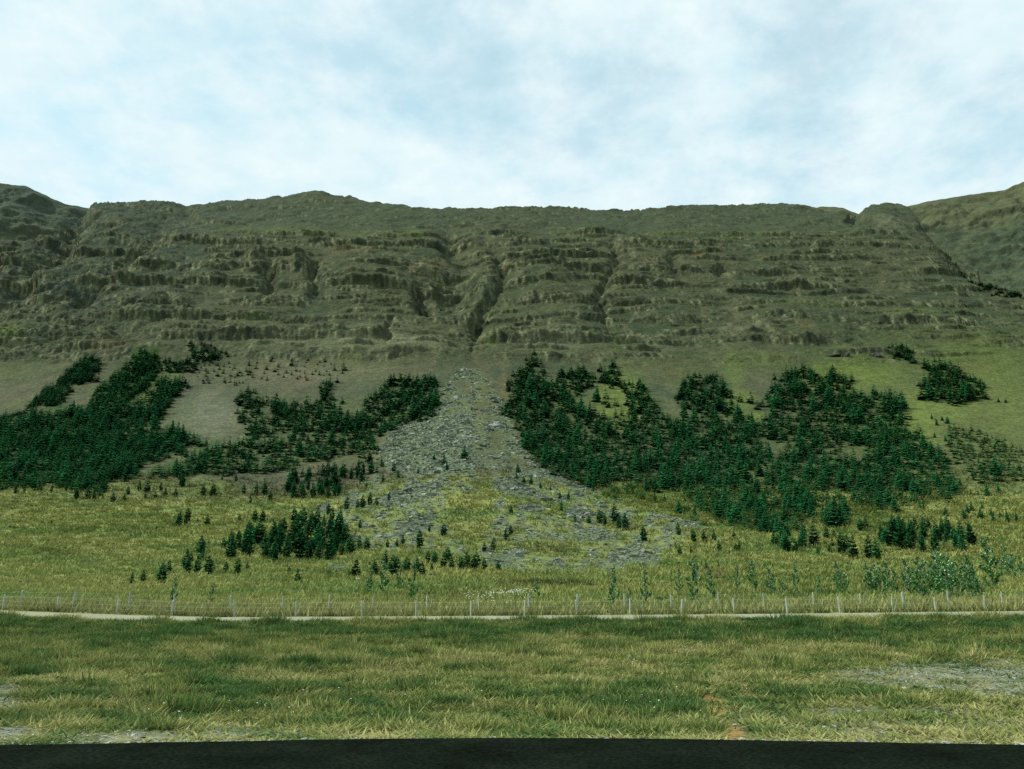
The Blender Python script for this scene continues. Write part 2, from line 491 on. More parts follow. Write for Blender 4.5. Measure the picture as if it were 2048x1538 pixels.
GREEN_SPOTS = [  # px, py, rx, ry, strength   (yellow-green turf patches)
    (830, 468, 26, 12, 1.0), (560, 462, 130, 7, .7), (700, 468, 90, 6, .6), (1340, 470, 70, 5, .6), (1500, 472, 60, 5, .6), (1680, 476, 40, 5, .7),
    (1010, 622, 26, 9, .35), (980, 690, 16, 16, .35), (1000, 655, 16, 12, .3), (1230, 690, 7, 26, .45), (1160, 470, 60, 20, .2),
    (1620, 610, 60, 10, .5), (1830, 625, 60, 10, .7), (1470, 740, 20, 40, .5), (20, 670, 25, 22, 1.0), (515, 640, 22, 8, .9),
    (300, 790, 24, 24, .9), (325, 765, 16, 12, .9), (340, 745, 20, 14, .6), (700, 720, 15, 20, .3),
    (1700, 750, 90, 28, .9), (1660, 770, 60, 20, .8), (1480, 800, 30, 20, .9), (1490, 835, 40, 15, .9), (1840, 850, 40, 60, .9), (1900, 820, 60, 25, .7),
    (1960, 730, 90, 60, .55), (1280, 990, 60, 25, 1.0), (1240, 800, 50, 60, .9), (1380, 1010, 60, 30, .9), (1730, 1020, 40, 25, 1.0), (1750, 1050, 40, 15, 1.),
    (420, 980, 50, 18, .7), (200, 1060, 120, 14, .5), (110, 1108, 35, 10, 1.0), (60, 1010, 90, 20, .35), (330, 1040, 60, 16, .5),
    (840, 1190, 120, 14, .5), (1600, 1160, 200, 25, .5), (560, 1120, 60, 10, .6), (670, 1150, 60, 12, .7), (1520, 720, 60, 12, .4), (960, 790, 10, 30, .6),
    (930, 1090, 40, 20, .4), (1430, 480, 60, 5, .5), (1850, 420, 50, 12, .5), (2010, 800, 40, 80, .4), (1130, 795, 30, 30, .5),
]
RED_SPOTS = [(1400, 511, 14, 6, .9), (1300, 524, 40, 6, .35), (700, 510, 60, 8, .5), (860, 530, 22, 12, .6), (845, 545, 30, 8, .6), (1010, 535, 14, 5, .8),
             (960, 800, 30, 60, .25), (1010, 790, 20, 30, .45), (1610, 660, 20, 8, .5), (1430, 1150, 22, 8, .9), (1540, 515, 40, 6, .4), (1110, 1105, 40, 6, .5),
             (230, 690, 60, 12, .3), (520, 740, 20, 14, .35), (605, 755, 26, 14, .35), (1350, 740, 60, 25, .2), (1950, 735, 40, 12, .4), (1080, 1170, 70, 6, .7), (930, 1190, 60, 8, .4)]
PALE_SPOTS = [(840, 540, 16, 8, .8), (858, 545, 8, 12, .6), (1780, 455, 26, 10, .7), (1800, 460, 14, 8, .5), (1265, 515, 6, 14, .6), (1670, 560, 6, 4, .6), (450, 530, 18, 4, .7),
              (700, 700, 70, 12, .5), (830, 700, 70, 16, .6), (1100, 690, 70, 18, .45), (560, 690, 60, 12, .4), (1320, 690, 50, 14, .35), (730, 660, 70, 8, .35), (1480, 665, 60, 10, .3), (90, 545, 20, 16, .35), (935, 903, 12, 3, .9), (925, 900, 6, 3, .9)]


def spots(lst, px, py):
    w = np.zeros(np.shape(px))
    jx = px + 12 * fbm(px / 26, py / 14, 3); jy = py + 7 * fbm(px / 24 + 6, py / 12, 3)
    for sx, sy, rx, ry, s in lst:
        e = ((jx - sx) / rx) ** 2 + ((jy - sy) / ry) ** 2
        w = np.maximum(w, s * np.exp(-e * e * 0.7))
    return w


def mountain_colour(px, py, X, z, nz, face, hillside=0.0):
    n_a = fbm(X / 45, z / 20 + py / 60, 4); n_b = fbm(X / 9 + 3, z / 5 + py / 20, 4); n_c = fbm(X / 130 + 7, py / 90, 3)
    c = np.tile(np.array([[0.082, 0.082, 0.050]]), (len(px), 1))                # brown heath scree
    c = blend(c, (0.058, 0.072, 0.046), sst(-0.15, 0.3, n_a))
    c = blend(c, (0.110, 0.098, 0.062), sst(0.0, 0.35, n_b) * 0.7)
    c = blend(c, (0.066, 0.080, 0.058), (1 - sst(430, 500, py)) * 0.6)          # lichen grey-green top
    c = blend(c, (0.098, 0.104, 0.046), sst(640, 760, py + 40 * n_c) * 0.55 * sst(-.2, .25, n_a + n_c))
    c = blend(c, (0.096, 0.112, 0.038), sst(1500, 1800, px) * sst(590, 740, py) * 0.7)
    c = blend(c, (0.046, 0.062, 0.050), (1 - sst(160, 600, px + 110 * n_c)) * (1 - sst(570, 670, py)) * 0.9)   # dark lichened lava
    # bare rock where the ground stands steep
    steep = sst(0.76, 0.52, nz)
    rock = np.clip(steep * 0.45 + face * 0.75, 0, 1) * (1 - sst(730, 770, py))
    rc = np.tile(np.array([[0.078, 0.076, 0.050]]), (len(px), 1))
    rc = blend(rc, (0.235, 0.220, 0.145), sst(0.0, 0.40, 0.5 * n_b + 0.55 * perlin(X / 2.0 + .1 * z, z / 5.0) + .3 * perlin(X / 1.6, z / 1.4)) * 0.85)  # beige rock flecks, also painting sunlit flakes into the colour
    rc = blend(rc, (0.028, 0.034, 0.026), sst(0.05, 0.4, -n_b) * 0.8)  # dark rock flecks, also painting ledge shadow into the colour
    w = rock[:, None]; c = c * (1 - w) + rc * w
    # meadow
    mead = sst(935, 1010, py + 45 * n_c + 18 * n_a)
    mc = np.tile(np.array([[0.228, 0.226, 0.080]]), (len(px), 1))
    n_m = fbm(X / 28 + 1, py / 16, 4); n_m2 = fbm(X / 7, py / 5, 4)
    mc = blend(mc, (0.145, 0.190, 0.062), sst(-0.1, 0.3, n_m))
    mc = blend(mc, (0.280, 0.268, 0.108), sst(0.05, 0.45, n_m2) * 0.7)
    mc = blend(mc, (0.090, 0.135, 0.036), sst(0.15, 0.5, -n_m2) * 0.5)
    w = mead[:, None]; c = c * (1 - w) + mc * w
    c = blend(c, (0.120, 0.145, 0.042), spots(GREEN_SPOTS, px, py) * (.5 + .5 * sst(640, 740, py)))
    c = blend(c, (0.145, 0.095, 0.048), spots(RED_SPOTS, px, py) * 0.75)
    c = blend(c, (0.240, 0.215, 0.155), spots(PALE_SPOTS, px, py) * 0.8)
    c = blend(c, (0.052, 0.070, 0.022), spots([(1100, 1168, 90, 5, .8), (1560, 1190, 160, 8, .4), (1850, 1175, 120, 10, .5)], px, py))
    s = stone_mask(px, py)
    sc_ = np.tile(np.array([[0.125, 0.150, 0.098]]), (len(px), 1))
    sc_ = blend(sc_, (0.078, 0.096, 0.066), sst(0, .4, n_b))
    sc_ = blend(sc_, (0.125, 0.145, 0.055), sst(-0.1, .35, n_m2) * 0.75)
    w = (s * 0.92)[:, None]; c = c * (1 - w) + sc_ * w
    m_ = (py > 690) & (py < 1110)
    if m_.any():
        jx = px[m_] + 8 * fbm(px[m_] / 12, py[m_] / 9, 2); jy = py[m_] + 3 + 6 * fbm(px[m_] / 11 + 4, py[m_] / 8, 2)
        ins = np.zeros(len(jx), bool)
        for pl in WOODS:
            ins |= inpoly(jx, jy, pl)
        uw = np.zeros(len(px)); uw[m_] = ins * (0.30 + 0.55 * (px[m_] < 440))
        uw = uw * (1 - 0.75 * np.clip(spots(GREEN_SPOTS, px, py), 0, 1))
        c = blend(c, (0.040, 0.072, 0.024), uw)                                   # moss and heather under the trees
    # straw strip along the fences
    c = blend(c, (0.230, 0.215, 0.095), sst(1205, 1222, py) * 0.75)
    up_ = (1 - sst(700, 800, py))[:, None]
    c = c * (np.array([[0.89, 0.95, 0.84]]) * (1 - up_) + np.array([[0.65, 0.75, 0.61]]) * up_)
    # scree slope left of the middle wood and under the cliffs
    c = blend(c, (0.125, 0.135, 0.095), np.exp(-(((px - 420) / 60) ** 2 + ((py - 830) / 45) ** 2)) * 0.7)
    c = blend(c, (0.135, 0.120, 0.080), np.exp(-(((px - 620) / 200) ** 2 + ((py - 745) / 22) ** 2)) * 0.45)
    return c


def norms(V, nr, nc):
    P = V.reshape(nr, nc, 3)
    du = np.gradient(P, axis=1); dv = np.gradient(P, axis=0)
    n = np.cross(du, dv); n /= np.linalg.norm(n, axis=2, keepdims=True) + 1e-12
    return n


# columns: fine in and near the frame, coarse far outside it
cols_px = np.concatenate([np.linspace(-6000, -700, 24), np.linspace(-650, -140, 60), np.arange(-132, 2181, 2.5),
                          np.linspace(2190, 2700, 60), np.linspace(2760, 8000, 24)])
crest_c = np.interp(cols_px, CREST[:, 0], CREST[:, 1]) + 2.2 * fbm(cols_px / 17, cols_px * 0 + 3, 4) + 1.2 * fbm(cols_px / 4.5, cols_px * 0 + 8, 2)
py_ref = np.concatenate([np.linspace(1232, 1000, 95), np.linspace(997.5, 742, 100), np.arange(740.6, 404, -1.1), [404.0]])
v_rows = (1232 - py_ref) / (1232 - 404.0)
NB = 14
nc = len(cols_px); nrF = len(v_rows)
PYG = 1232 + v_rows[:, None] * (crest_c[None, :] - 1232)
PXG = np.broadcast_to(cols_px[None, :], PYG.shape)
Yb = prof_y(PYG); Zb = CAM_H + Yb * np.tan(elev(PYG))
ZC = Yb * CP + (Zb - CAM_H) * SP
Xb = (PXG - CX) / FPX * ZC
Zb = Zb + np.where(Yb < 85, 1, 0) * (near_z(Xb, Yb) - np.interp(Yb, NEAR_Y, NEAR_Z)) + (0.5 - _zb) * (1 - sst(45.5, 62, Yb))
Dg, FACE = displacement(PXG.ravel(), PYG.ravel(), Xb.ravel(), Zb.ravel())
Dg = Dg.reshape(PYG.shape); FACE = FACE.reshape(PYG.shape)
gy = np.gradient(Yb, axis=0); gz = np.gradient(Zb, axis=0)
ln = np.hypot(gy, gz) + 1e-9
NYv, NZv = -gz / ln, gy / ln
Ym = Yb + Dg * NYv; Zm = Zb + Dg * NZv
Vf = np.stack([Xb, Ym, Zm], -1)
# behind the crest the ground rolls over and sinks
back = []
for k in range(1, NB + 1):
    d = 1.2 * 1.55 ** k
    back.append(np.stack([Xb[-1] * (1 + d / 620.0), Ym[-1] + d, Zm[-1] + 0.12 * d * np.exp(-d / 25) - 0.22 * d + 0.15 * fbm(Xb[-1] / 9, np.full(nc, k * .7), 3)], -1))
VM = np.concatenate([Vf, np.stack(back, 0)], 0)
nr = nrF + NB
nrm = norms(VM.reshape(-1, 3), nr, nc)
NZ = np.abs(nrm[..., 2])
colM = np.zeros((nr, nc, 3))
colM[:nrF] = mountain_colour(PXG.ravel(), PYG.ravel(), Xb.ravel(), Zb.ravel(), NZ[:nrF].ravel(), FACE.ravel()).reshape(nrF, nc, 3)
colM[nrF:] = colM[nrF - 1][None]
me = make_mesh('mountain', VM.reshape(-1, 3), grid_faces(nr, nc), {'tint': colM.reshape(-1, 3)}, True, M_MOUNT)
add('mountain', me, kind='structure', label='terraced brown-green mountainside with rock bands and a grey rubble fan')

VFG = Vf


def on_ground(px, py):
    """world point of the mountainside that the photograph shows at (px, py); arrays"""
    px = np.asarray(px, float); py = np.asarray(py, float)
    ci = np.interp(px, cols_px, np.arange(nc))
    cr_ = np.interp(px, cols_px, crest_c)
    v = np.clip((1232 - py) / (1232 - cr_), 0, 1)
    ri = np.interp(v, v_rows, np.arange(nrF))
    r0 = np.clip(np.floor(ri).astype(int), 0, nrF - 2); q0 = np.clip(np.floor(ci).astype(int), 0, nc - 2)
    fr = (ri - r0)[..., None]; fc = (ci - q0)[..., None]
    return (VFG[r0, q0] * (1 - fr) * (1 - fc) + VFG[r0, q0 + 1] * (1 - fr) * fc
            + VFG[r0 + 1, q0] * fr * (1 - fc) + VFG[r0 + 1, q0 + 1] * fr * fc)


# the two further hills that close the skyline on either side
def hill(name, px0, px1, sky_pts, base_py, y_base, y_per_py, y_per_px, seed, label, pale):
    pxs = np.arange(px0, px1 + 1, 3.0 if px1 < 1000 else 4.5)
    sk = np.array(sky_pts, float)
    crest = np.interp(pxs, sk[:, 0], sk[:, 1]) + 1.5 * fbm(pxs / 21 + seed, pxs * 0, 4)
    v = np.linspace(0, 1, 120)[:, None]
    PY = base_py + v * (crest[None] - base_py)
    PX = np.broadcast_to(pxs[None], PY.shape)
    Y = y_base + (base_py - PY) * y_per_py + (PX - pxs[0]) * y_per_px
    Z = CAM_H + Y * np.tan(elev(PY))
    zc = Y * CP + (Z - CAM_H) * SP
    X = (PX - CX) / FPX * zc
    D = 9 * (ridged(X / 90 + seed, Z / 120, 3) - .4) + 9 * fbm(X / 34 + seed, Z / 24, 5, .6) + 2.2 * np.round(3 * fbm(X / 13, Z / 8 + seed, 4, .6)) / 3 + .8 * fbm(X / 5, Z / 3, 3)
    q = Z + 4 * fbm(X / 60 + seed, Z / 50, 3)
    D += 3.0 * saw(q / 23.0, .2) * np.clip(.4 + 2 * fbm(X / 50 + seed, Z / 30, 3), 0, 1.2) + 1.6 * saw(q / 8.0, .2) * np.clip(.2 + 2 * fbm(X / 30, Z / 20 + seed, 3), 0, 1.2)
    fade = 1 - sst(0.93, 1.0, v) * 0.8
    Y2 = Y - D * 0.75 * fade; Z2 = Z + D * 0.6 * fade * 0.8
    P = np.stack([X, Y2, Z2], -1)
    bk = [np.stack([X[-1] * (1 + d / 700), Y2[-1] + d, Z2[-1] - 0.15 * d], -1) for d in (3, 8, 20, 50, 120)]
    P = np.concatenate([P, np.stack(bk, 0)], 0)
    r_, c_ = P.shape[:2]
    nz = np.abs(norms(P.reshape(-1, 3), r_, c_)[..., 2])
    Xa, Za = P[..., 0].ravel(), P[..., 2].ravel()
    c = np.tile(np.array([[0.062, 0.080, 0.054]]), (r_ * c_, 1))
    na = fbm(Xa / 40 + seed, Za / 25, 4); nb = fbm(Xa / 8, Za / 6 + seed, 4)
    c = blend(c, (0.088, 0.098, 0.058), sst(-.1, .35, na)); c = blend(c, (0.038, 0.048, 0.038), sst(-.1, .35, nb) * .85)
    rk = sst(.62, .42, nz.ravel())
    c = blend(c, (0.06, 0.062, 0.045), rk * .7)
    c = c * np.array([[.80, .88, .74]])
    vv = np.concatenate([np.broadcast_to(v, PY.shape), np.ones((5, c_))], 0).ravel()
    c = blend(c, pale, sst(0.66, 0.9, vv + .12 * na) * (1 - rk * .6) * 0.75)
    m_ = make_mesh(name, P.reshape(-1, 3), grid_faces(r_, c_), {'tint': c}, True, M_MOUNT)
    return add(name, m_, kind='structure', label=label)


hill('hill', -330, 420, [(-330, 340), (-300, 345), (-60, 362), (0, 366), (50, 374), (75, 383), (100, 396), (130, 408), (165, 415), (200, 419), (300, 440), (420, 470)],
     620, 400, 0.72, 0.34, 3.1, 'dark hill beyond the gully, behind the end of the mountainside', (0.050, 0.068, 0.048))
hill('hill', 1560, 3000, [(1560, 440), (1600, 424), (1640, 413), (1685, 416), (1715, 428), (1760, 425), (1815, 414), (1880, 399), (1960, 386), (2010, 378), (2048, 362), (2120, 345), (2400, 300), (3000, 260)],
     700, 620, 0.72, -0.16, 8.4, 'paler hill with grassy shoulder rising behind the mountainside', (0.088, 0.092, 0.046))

# ------------------------------------------------------------------ verge, track, road
ex = np.array([-2000, -60, -20, -7.6, -3.8, 0, 3.6, 7.6, 20, 60, 2000]); ey = np.array([10.9, 10.9, 10.95, 11.1, 11.5, 11.86, 11.55, 11.12, 10.95, 10.9, 10.9])
def road_edge(x):
    xs = np.asarray(x, float)
    return sum(np.interp(xs + d, ex, ey) for d in (-2, -1, 0, 1, 2)) / 5.0


xs = np.concatenate([[-2000, -800, -300, -120], np.linspace(-80, -42, 12), np.arange(-40, 40.01, 0.22), np.linspace(42, 80, 12), [120, 300, 800, 2000]])
ys = np.concatenate([[-2000, -600, -150, -40, -10, 2, 7, 9.4], np.arange(10, 20, 0.12), np.arange(20, 41.15, 0.2), [41.2]])
Xg, Yg = np.meshgrid(xs, ys)
Zg = near_z(Xg, Yg)
tuss = (0.09 * fbm(Xg / 1.1, Yg / 1.1, 4) + 0.12 * fbm(Xg / 4.5, Yg / 4.5, 3)) * sst(11.5, 13.5, Yg) * (1 - sst(40, 41.2, Yg))
Zg = Zg + tuss
Zg = np.where(Yg < road_edge(Xg) - 0.05, Zg - 0.10, Zg)

SOIL = [[(1400, 1396), (1425, 1390), (1455, 1402), (1446, 1412), (1460, 1435), (1478, 1448), (1505, 1486), (1440, 1486), (1448, 1455), (1430, 1425), (1408, 1404)]]
def verge_masks(px, py):
    jx = px + 25 * fbm(px / 70, py / 20, 4); jy = py + 9 * fbm(px / 60 + 3, py / 16, 4)
    g = np.zeros(np.shape(px))
    for sx, sy, rx, ry, s in ((1900, 1354, 240, 32, .95), (2040, 1358, 160, 44, .95), (1760, 1345, 60, 12, .6), (1750, 1440, 280, 34, .55), (1950, 1445, 220, 34, .5),
                              (0, 1395, 45, 40, .9), (10, 1470, 90, 20, .95), (260, 1474, 160, 13, .9), (480, 1462, 130, 14, .7), (-200, 1430, 150, 60, .8), (2300, 1380, 180, 40, .8)):
        e = ((jx - sx) / rx) ** 2 + ((jy - sy) / ry) ** 2
        g = np.maximum(g, s * np.exp(-e * e * .8))
    soil = np.zeros(np.shape(px))
    kx = px + 9 * fbm(px / 12, py / 8, 3)
    for p in SOIL:
        soil = np.where(inpoly(kx, py, p), 1.0, soil)
    return g, soil


def straw_field(px, py):
    """0 green .. 1 straw, patchy, in the photograph's arrangement"""
    n = fbm(px / 170, py / 28, 4) + 0.55 * fbm(px / 55 + 5, py / 14 + 2, 4)
    base = 0.46 + 1.25 * n
    base += 0.30 * np.exp(-((py - 1325) / 26) ** 2) * sst(300, 1100, px) * (1 - sst(1500, 1800, px))
    base -= 0.40 * np.exp(-((py - 1262) / 26) ** 2)
    base -= 0.45 * np.exp(-(((px - 1330) / 240) ** 2 + ((py - 1410) / 38) ** 2))
    base -= 0.30 * np.exp(-(((px - 500) / 330) ** 2 + ((py - 1385) / 30) ** 2))
    base += 0.25 * sst(1500, 1750, px) * sst(1380, 1430, py)
    base += 0.18 * sst(1440, 1470, py)
    return np.clip(base, 0, 1)


pxv, pyv, _ = project(Xg.ravel(), np.maximum(Yg.ravel(), 5), Zg.ravel())
gm, sm = verge_masks(pxv, pyv)
st = straw_field(pxv, pyv)
cv = np.tile(np.array([[0.060, 0.085, 0.024]]), (Xg.size, 1))
cv = blend(cv, (0.125, 0.118, 0.045), st)
cv = blend(cv, (0.225, 0.235, 0.190), np.clip(gm * (0.75 + 1.1 * fbm(pxv / 30, pyv / 7, 4)), 0, 1))
cv = blend(cv, (0.300, 0.175, 0.062), sm * np.clip(.8 + 1.2 * fbm(pxv / 14, pyv / 6, 3), .2, 1))
edge_d = Yg.ravel() - road_edge(Xg.ravel())
cv = blend(cv, (0.30, 0.29, 0.20), (1 - sst(0.05, 0.35, edge_d)) * 0.6)
me = make_mesh('ground', np.stack([Xg, Yg, Zg], -1).reshape(-1, 3), grid_faces(*Xg.shape), {'tint': cv}, True, M_VERGE)
add('ground', me, kind='structure', label='rough grassy verge between the road and the gravel track')

xs2 = np.concatenate([[-2000, -600, -200], np.linspace(-90, -41, 30), np.arange(-40, 40.01, 0.3), np.linspace(41, 90, 30), [200, 600, 2000]])
ys2 = np.linspace(41.0, 45.75, 16)
Xt, Yt = np.meshgrid(xs2, ys2)
crown = 0.05 * np.sin(np.clip((Yt - 41.0) / 4.7, 0, 1) * np.pi) + 0.02 * sst(41.2, 44.6, Yt)
Zt = near_z(Xt, Yt) + crown + 0.02 * fbm(Xt / .8, Yt / .8, 3) - 0.06 * (1 - sst(41.0, 41.3, Yt)) - 0.24 * sst(45.1, 45.75, Yt)
ct = np.tile(np.array([[0.27, 0.27, 0.195]]), (Xt.size, 1))
ct = blend(ct, (0.27, 0.27, 0.16), np.exp(-((Yt.ravel() - 43.3) / .35) ** 2) * .6)
ct = blend(ct, (0.24, 0.22, 0.10), sst(0.0, 0.5, fbm(Xt.ravel() / 3.5, Yt.ravel() / 1.2, 3)) * .55)
me = make_mesh('track', np.stack([Xt, Yt, Zt], -1).reshape(-1, 3), grid_faces(*Xt.shape), {'tint': ct}, True, M_TRACK)
add('track', me, kind='structure', label='pale gravel track on a low bank in front of the fences')

xs3 = np.concatenate([[-2000, -500, -100, -50], np.arange(-30, 30.01, 0.25), [50, 100, 500, 2000]])
tt = np.linspace(0, 1, 14)[:, None]
Y3 = -4.0 + tt * (road_edge(xs3)[None] + 0.03 * fbm(xs3 / .5, xs3 * 0, 3)[None] + 4.0)
X3 = np.broadcast_to(xs3[None], Y3.shape)
Z3 = 0.02 + 0.03 * (1 - ((Y3 - 4) / 8.0) ** 2) * (np.abs(Y3 - 4) < 8)
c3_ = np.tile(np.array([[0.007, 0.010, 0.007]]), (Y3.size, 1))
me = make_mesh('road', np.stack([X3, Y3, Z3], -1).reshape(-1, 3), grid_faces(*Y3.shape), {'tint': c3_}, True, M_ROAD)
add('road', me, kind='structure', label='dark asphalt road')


# ------------------------------------------------------------------ trees
def tube(pts, rad, sides=5):
    pts = np.asarray(pts, float); V = []; F = []
    for i, (p, r) in enumerate(zip(pts, rad)):
        for s in range(sides):
            a = 2 * math.pi * s / sides
            V.append((p[0] + r * math.cos(a), p[1] + r * math.sin(a), p[2]))
    for i in range(len(pts) - 1):
        for s in range(sides):
            a = i * sides + s; b_ = i * sides + (s + 1) % sides
            F.append((a, b_, b_ + sides)); F.append((a, b_ + sides, a + sides))
    return np.array(V), np.array(F)


def conifer(seed, levels, nb, kind='spruce', simple=False, ratio=0.27, tone=1.0):
    """crown of a 1 m tall tree: whorls of drooping branch sprays. returns V, F, tint"""
    r = random.Random(seed)
    V = []; F = []; T = []
    dark = np.array((0.004, 0.030, 0.014)) * tone; tip = np.array((0.026, 0.135, 0.042)) * tone  # paler tips: new growth, with sunlit tops painted into the tint too
    lean = (r.uniform(-.03, .03), r.uniform(-.03, .03))
    z0 = 0.03
    side_a = r.uniform(0, 6.28)
    for i in range(levels):
        u = (i + r.uniform(-.25, .25)) / levels
        u = min(max(u, 0), 0.97)
        z = z0 + u * (0.97 - z0)
        if kind == 'spruce':
            rad = ratio * (1 - u) ** 0.85 * (0.72 + 0.28 * min(1, u / .1)) + 0.012
        else:
            rad = ratio * 1.12 * (min(1, 0.62 + u * 1.3)) * (1 - u ** 1.55) ** 0.85 + 0.012
        n = max(3, int(round(nb * (0.45 + 0.55 * (1 - u)))))
        off = r.uniform(0, 6.28)
        for j in range(n):
            a = off + 2 * math.pi * (j + r.uniform(-.3, .3)) / n
            ln_ = rad * r.uniform(0.65, 1.18) * (1 + 0.16 * math.cos(a - side_a))
            if r.random() < .07:
                ln_ *= 0.45
            zz_ = z + r.uniform(-.5, .5) / levels
            dz = (-0.10 if kind == 'spruce' else 0.30) * ln_ + r.uniform(-.02, .03)
            w = ln_ * r.uniform(0.34, 0.5) if not simple else ln_ * r.uniform(0.55, .75)
            ca, sa = math.cos(a), math.sin(a)
            bx_, by_ = lean[0] * zz_, lean[1] * zz_
            sh = r.uniform(.75, 1.25)
            def P(d, s, h):
                return (bx_ + ca * d - sa * s, by_ + sa * d + ca * s, max(0.005, zz_ + h))
            i0 = len(V)
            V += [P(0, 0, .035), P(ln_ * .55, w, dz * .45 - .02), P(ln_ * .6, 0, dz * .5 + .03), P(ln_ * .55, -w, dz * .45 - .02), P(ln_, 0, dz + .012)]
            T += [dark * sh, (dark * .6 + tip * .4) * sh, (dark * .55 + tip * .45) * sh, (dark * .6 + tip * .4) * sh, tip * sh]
            F += [(i0, i0 + 1, i0 + 2), (i0, i0 + 2, i0 + 3), (i0 + 1, i0 + 4, i0 + 2), (i0 + 2, i0 + 4, i0 + 3)]
            if not simple:
                for k in range(2):
                    d = ln_ * r.uniform(.35, .95); s = r.uniform(-.8, .8) * w
                    i0 = len(V); q = ln_ * .28
                    V += [P(d, s, dz * d / ln_ + .02), P(d + q * r.uniform(.3, 1), s + q * r.uniform(-.6, .6), dz * d / ln_ + r.uniform(-.03, .045)), P(d - q * .3, s + q * r.uniform(-.5, .5), dz * d / ln_ - .035)]
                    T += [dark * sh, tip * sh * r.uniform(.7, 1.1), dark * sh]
                    F += [(i0, i0 + 1, i0 + 2)]
    # leader
    i0 = len(V)
    lx, ly = lean
    for k in range(3):
        a = k * 2.094
        V.append((lx * .9 + .012 * math.cos(a), ly * .9 + .012 * math.sin(a), .9)); T.append(dark)
    V.append((lx, ly, 1.0)); T.append(tip * 1.2)
    F += [(i0, i0 + 1, i0 + 3), (i0 + 1, i0 + 2, i0 + 3), (i0 + 2, i0, i0 + 3)]
    return np.array(V), np.array(F), np.array(T)


def poplar(seed, ratio=0.12, leaves=230):
    r = random.Random(seed)
    V = []; F = []; T = []
    g1 = np.array((0.020, 0.095, 0.024)); g2 = np.array((0.075, 0.225, 0.055)); pale = np.array((0.40, 0.54, 0.36))
    lean = (r.uniform(-.07, .03), r.uniform(-.04, .04))
    nb = 18
    br = []
    for i in range(nb):
        u = 0.06 + 0.9 * i / nb
        a = r.uniform(0, 6.28); ln_ = ratio * (1.25 * (1 - u) ** .8 + .18) * r.uniform(.6, 1.2)
        br.append((u, a, ln_))
    for k in range(leaves):
        u, a, ln_ = r.choice(br)
        d = ln_ * math.sqrt(r.random()) * 1.05
        z = min(1.0, u + d * r.uniform(.9, 1.5) + r.uniform(-.01, .02))
        px_, py_ = lean[0] * z + d * math.cos(a) + r.gauss(0, .008), lean[1] * z + d * math.sin(a) + r.gauss(0, .008)
        s = r.uniform(.014, .025) * (1.15 - .4 * z)
        n1_ = np.array((r.gauss(0, 1), r.gauss(0, 1), r.gauss(0, .8))); n1_ /= np.linalg.norm(n1_)
        n2_ = np.cross(n1_, (r.gauss(0, 1), r.gauss(0, 1), r.gauss(0, 1))); n2_ /= np.linalg.norm(n2_) + 1e-6
        c = np.array((px_, py_, max(.02, z)))
        i0 = len(V)
        V += [c - n1_ * s * 1.2, c + n2_ * s, c + n1_ * s * 1.3, c - n2_ * s]
        t_ = pale if r.random() < .04 + .22 * z else (g1 + (g2 - g1) * r.random())
        T += [t_] * 4
        F += [(i0, i0 + 1, i0 + 2), (i0, i0 + 2, i0 + 3)]
    tv, tf = tube([(0, 0, -.02), (lean[0] * .5, lean[1] * .5, .5), (lean[0], lean[1], .97)], [.011, .007, .002], 5)
    return (np.array(V), np.array(F), np.array(T)), (tv, tf)


def shrub(seed, leaves=260):
    r = random.Random(seed)
    V = []; F = []; T = []
    g1 = np.array((0.045, 0.105, 0.030)); g2 = np.array((0.10, 0.19, 0.055))
    lob = [(r.uniform(-.35, .35), r.uniform(-.35, .35), r.uniform(.25, .6), r.uniform(.25, .42)) for _ in range(5)]
    for k in range(leaves):
        lx, ly, lz, lr = r.choice(lob)
        v = np.array((r.gauss(0, 1), r.gauss(0, 1), r.gauss(0, 1))); v /= np.linalg.norm(v)
        v *= lr * r.uniform(.55, 1.05)
        c = np.array((lx, ly, lz)) + v
        c[2] = abs(c[2]) + .02
        s = r.uniform(.04, .075)
        n1_ = np.array((r.gauss(0, 1), r.gauss(0, 1), r.gauss(0, 1))); n1_ /= np.linalg.norm(n1_)
        n2_ = np.cross(n1_, (r.gauss(0, 1), r.gauss(0, 1), r.gauss(0, 1))); n2_ /= np.linalg.norm(n2_) + 1e-6
        i0 = len(V)
        V += [c - n1_ * s * 1.3, c + n2_ * s, c + n1_ * s * 1.3, c - n2_ * s]
        t_ = g1 + (g2 - g1) * r.random(); T += [t_] * 4
        F += [(i0, i0 + 1, i0 + 2), (i0, i0 + 2, i0 + 3)]
    return np.array(V), np.array(F), np.array(T)


def trunk_mesh(name, r0, top):
    v, f = tube([(0, 0, -.05), (0, 0, .3 * top), (0, 0, top)], [r0, r0 * .7, r0 * .15], 6)
    return make_mesh(name, v, f, {'tint': np.tile([[0.055, 0.045, 0.035]], (len(v), 1))}, True, M_BARK)


TONES = (1.0, .75, 1.3, .9, 1.15, .65, 1.45, 1.0, .85, 1.2)
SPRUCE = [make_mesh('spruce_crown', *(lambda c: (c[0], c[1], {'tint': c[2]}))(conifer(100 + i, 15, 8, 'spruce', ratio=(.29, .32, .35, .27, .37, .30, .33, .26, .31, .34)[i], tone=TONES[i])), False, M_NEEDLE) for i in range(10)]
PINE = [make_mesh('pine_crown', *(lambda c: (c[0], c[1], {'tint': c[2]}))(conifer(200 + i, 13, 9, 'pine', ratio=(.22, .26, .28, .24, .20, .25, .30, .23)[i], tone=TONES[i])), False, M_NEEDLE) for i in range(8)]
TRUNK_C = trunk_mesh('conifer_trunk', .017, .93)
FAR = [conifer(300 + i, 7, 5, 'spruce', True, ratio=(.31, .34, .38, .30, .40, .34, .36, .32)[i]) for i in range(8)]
FARP = [conifer(340 + i, 7, 6, 'pine', True, ratio=(.25, .29, .32, .27)[i]) for i in range(4)]

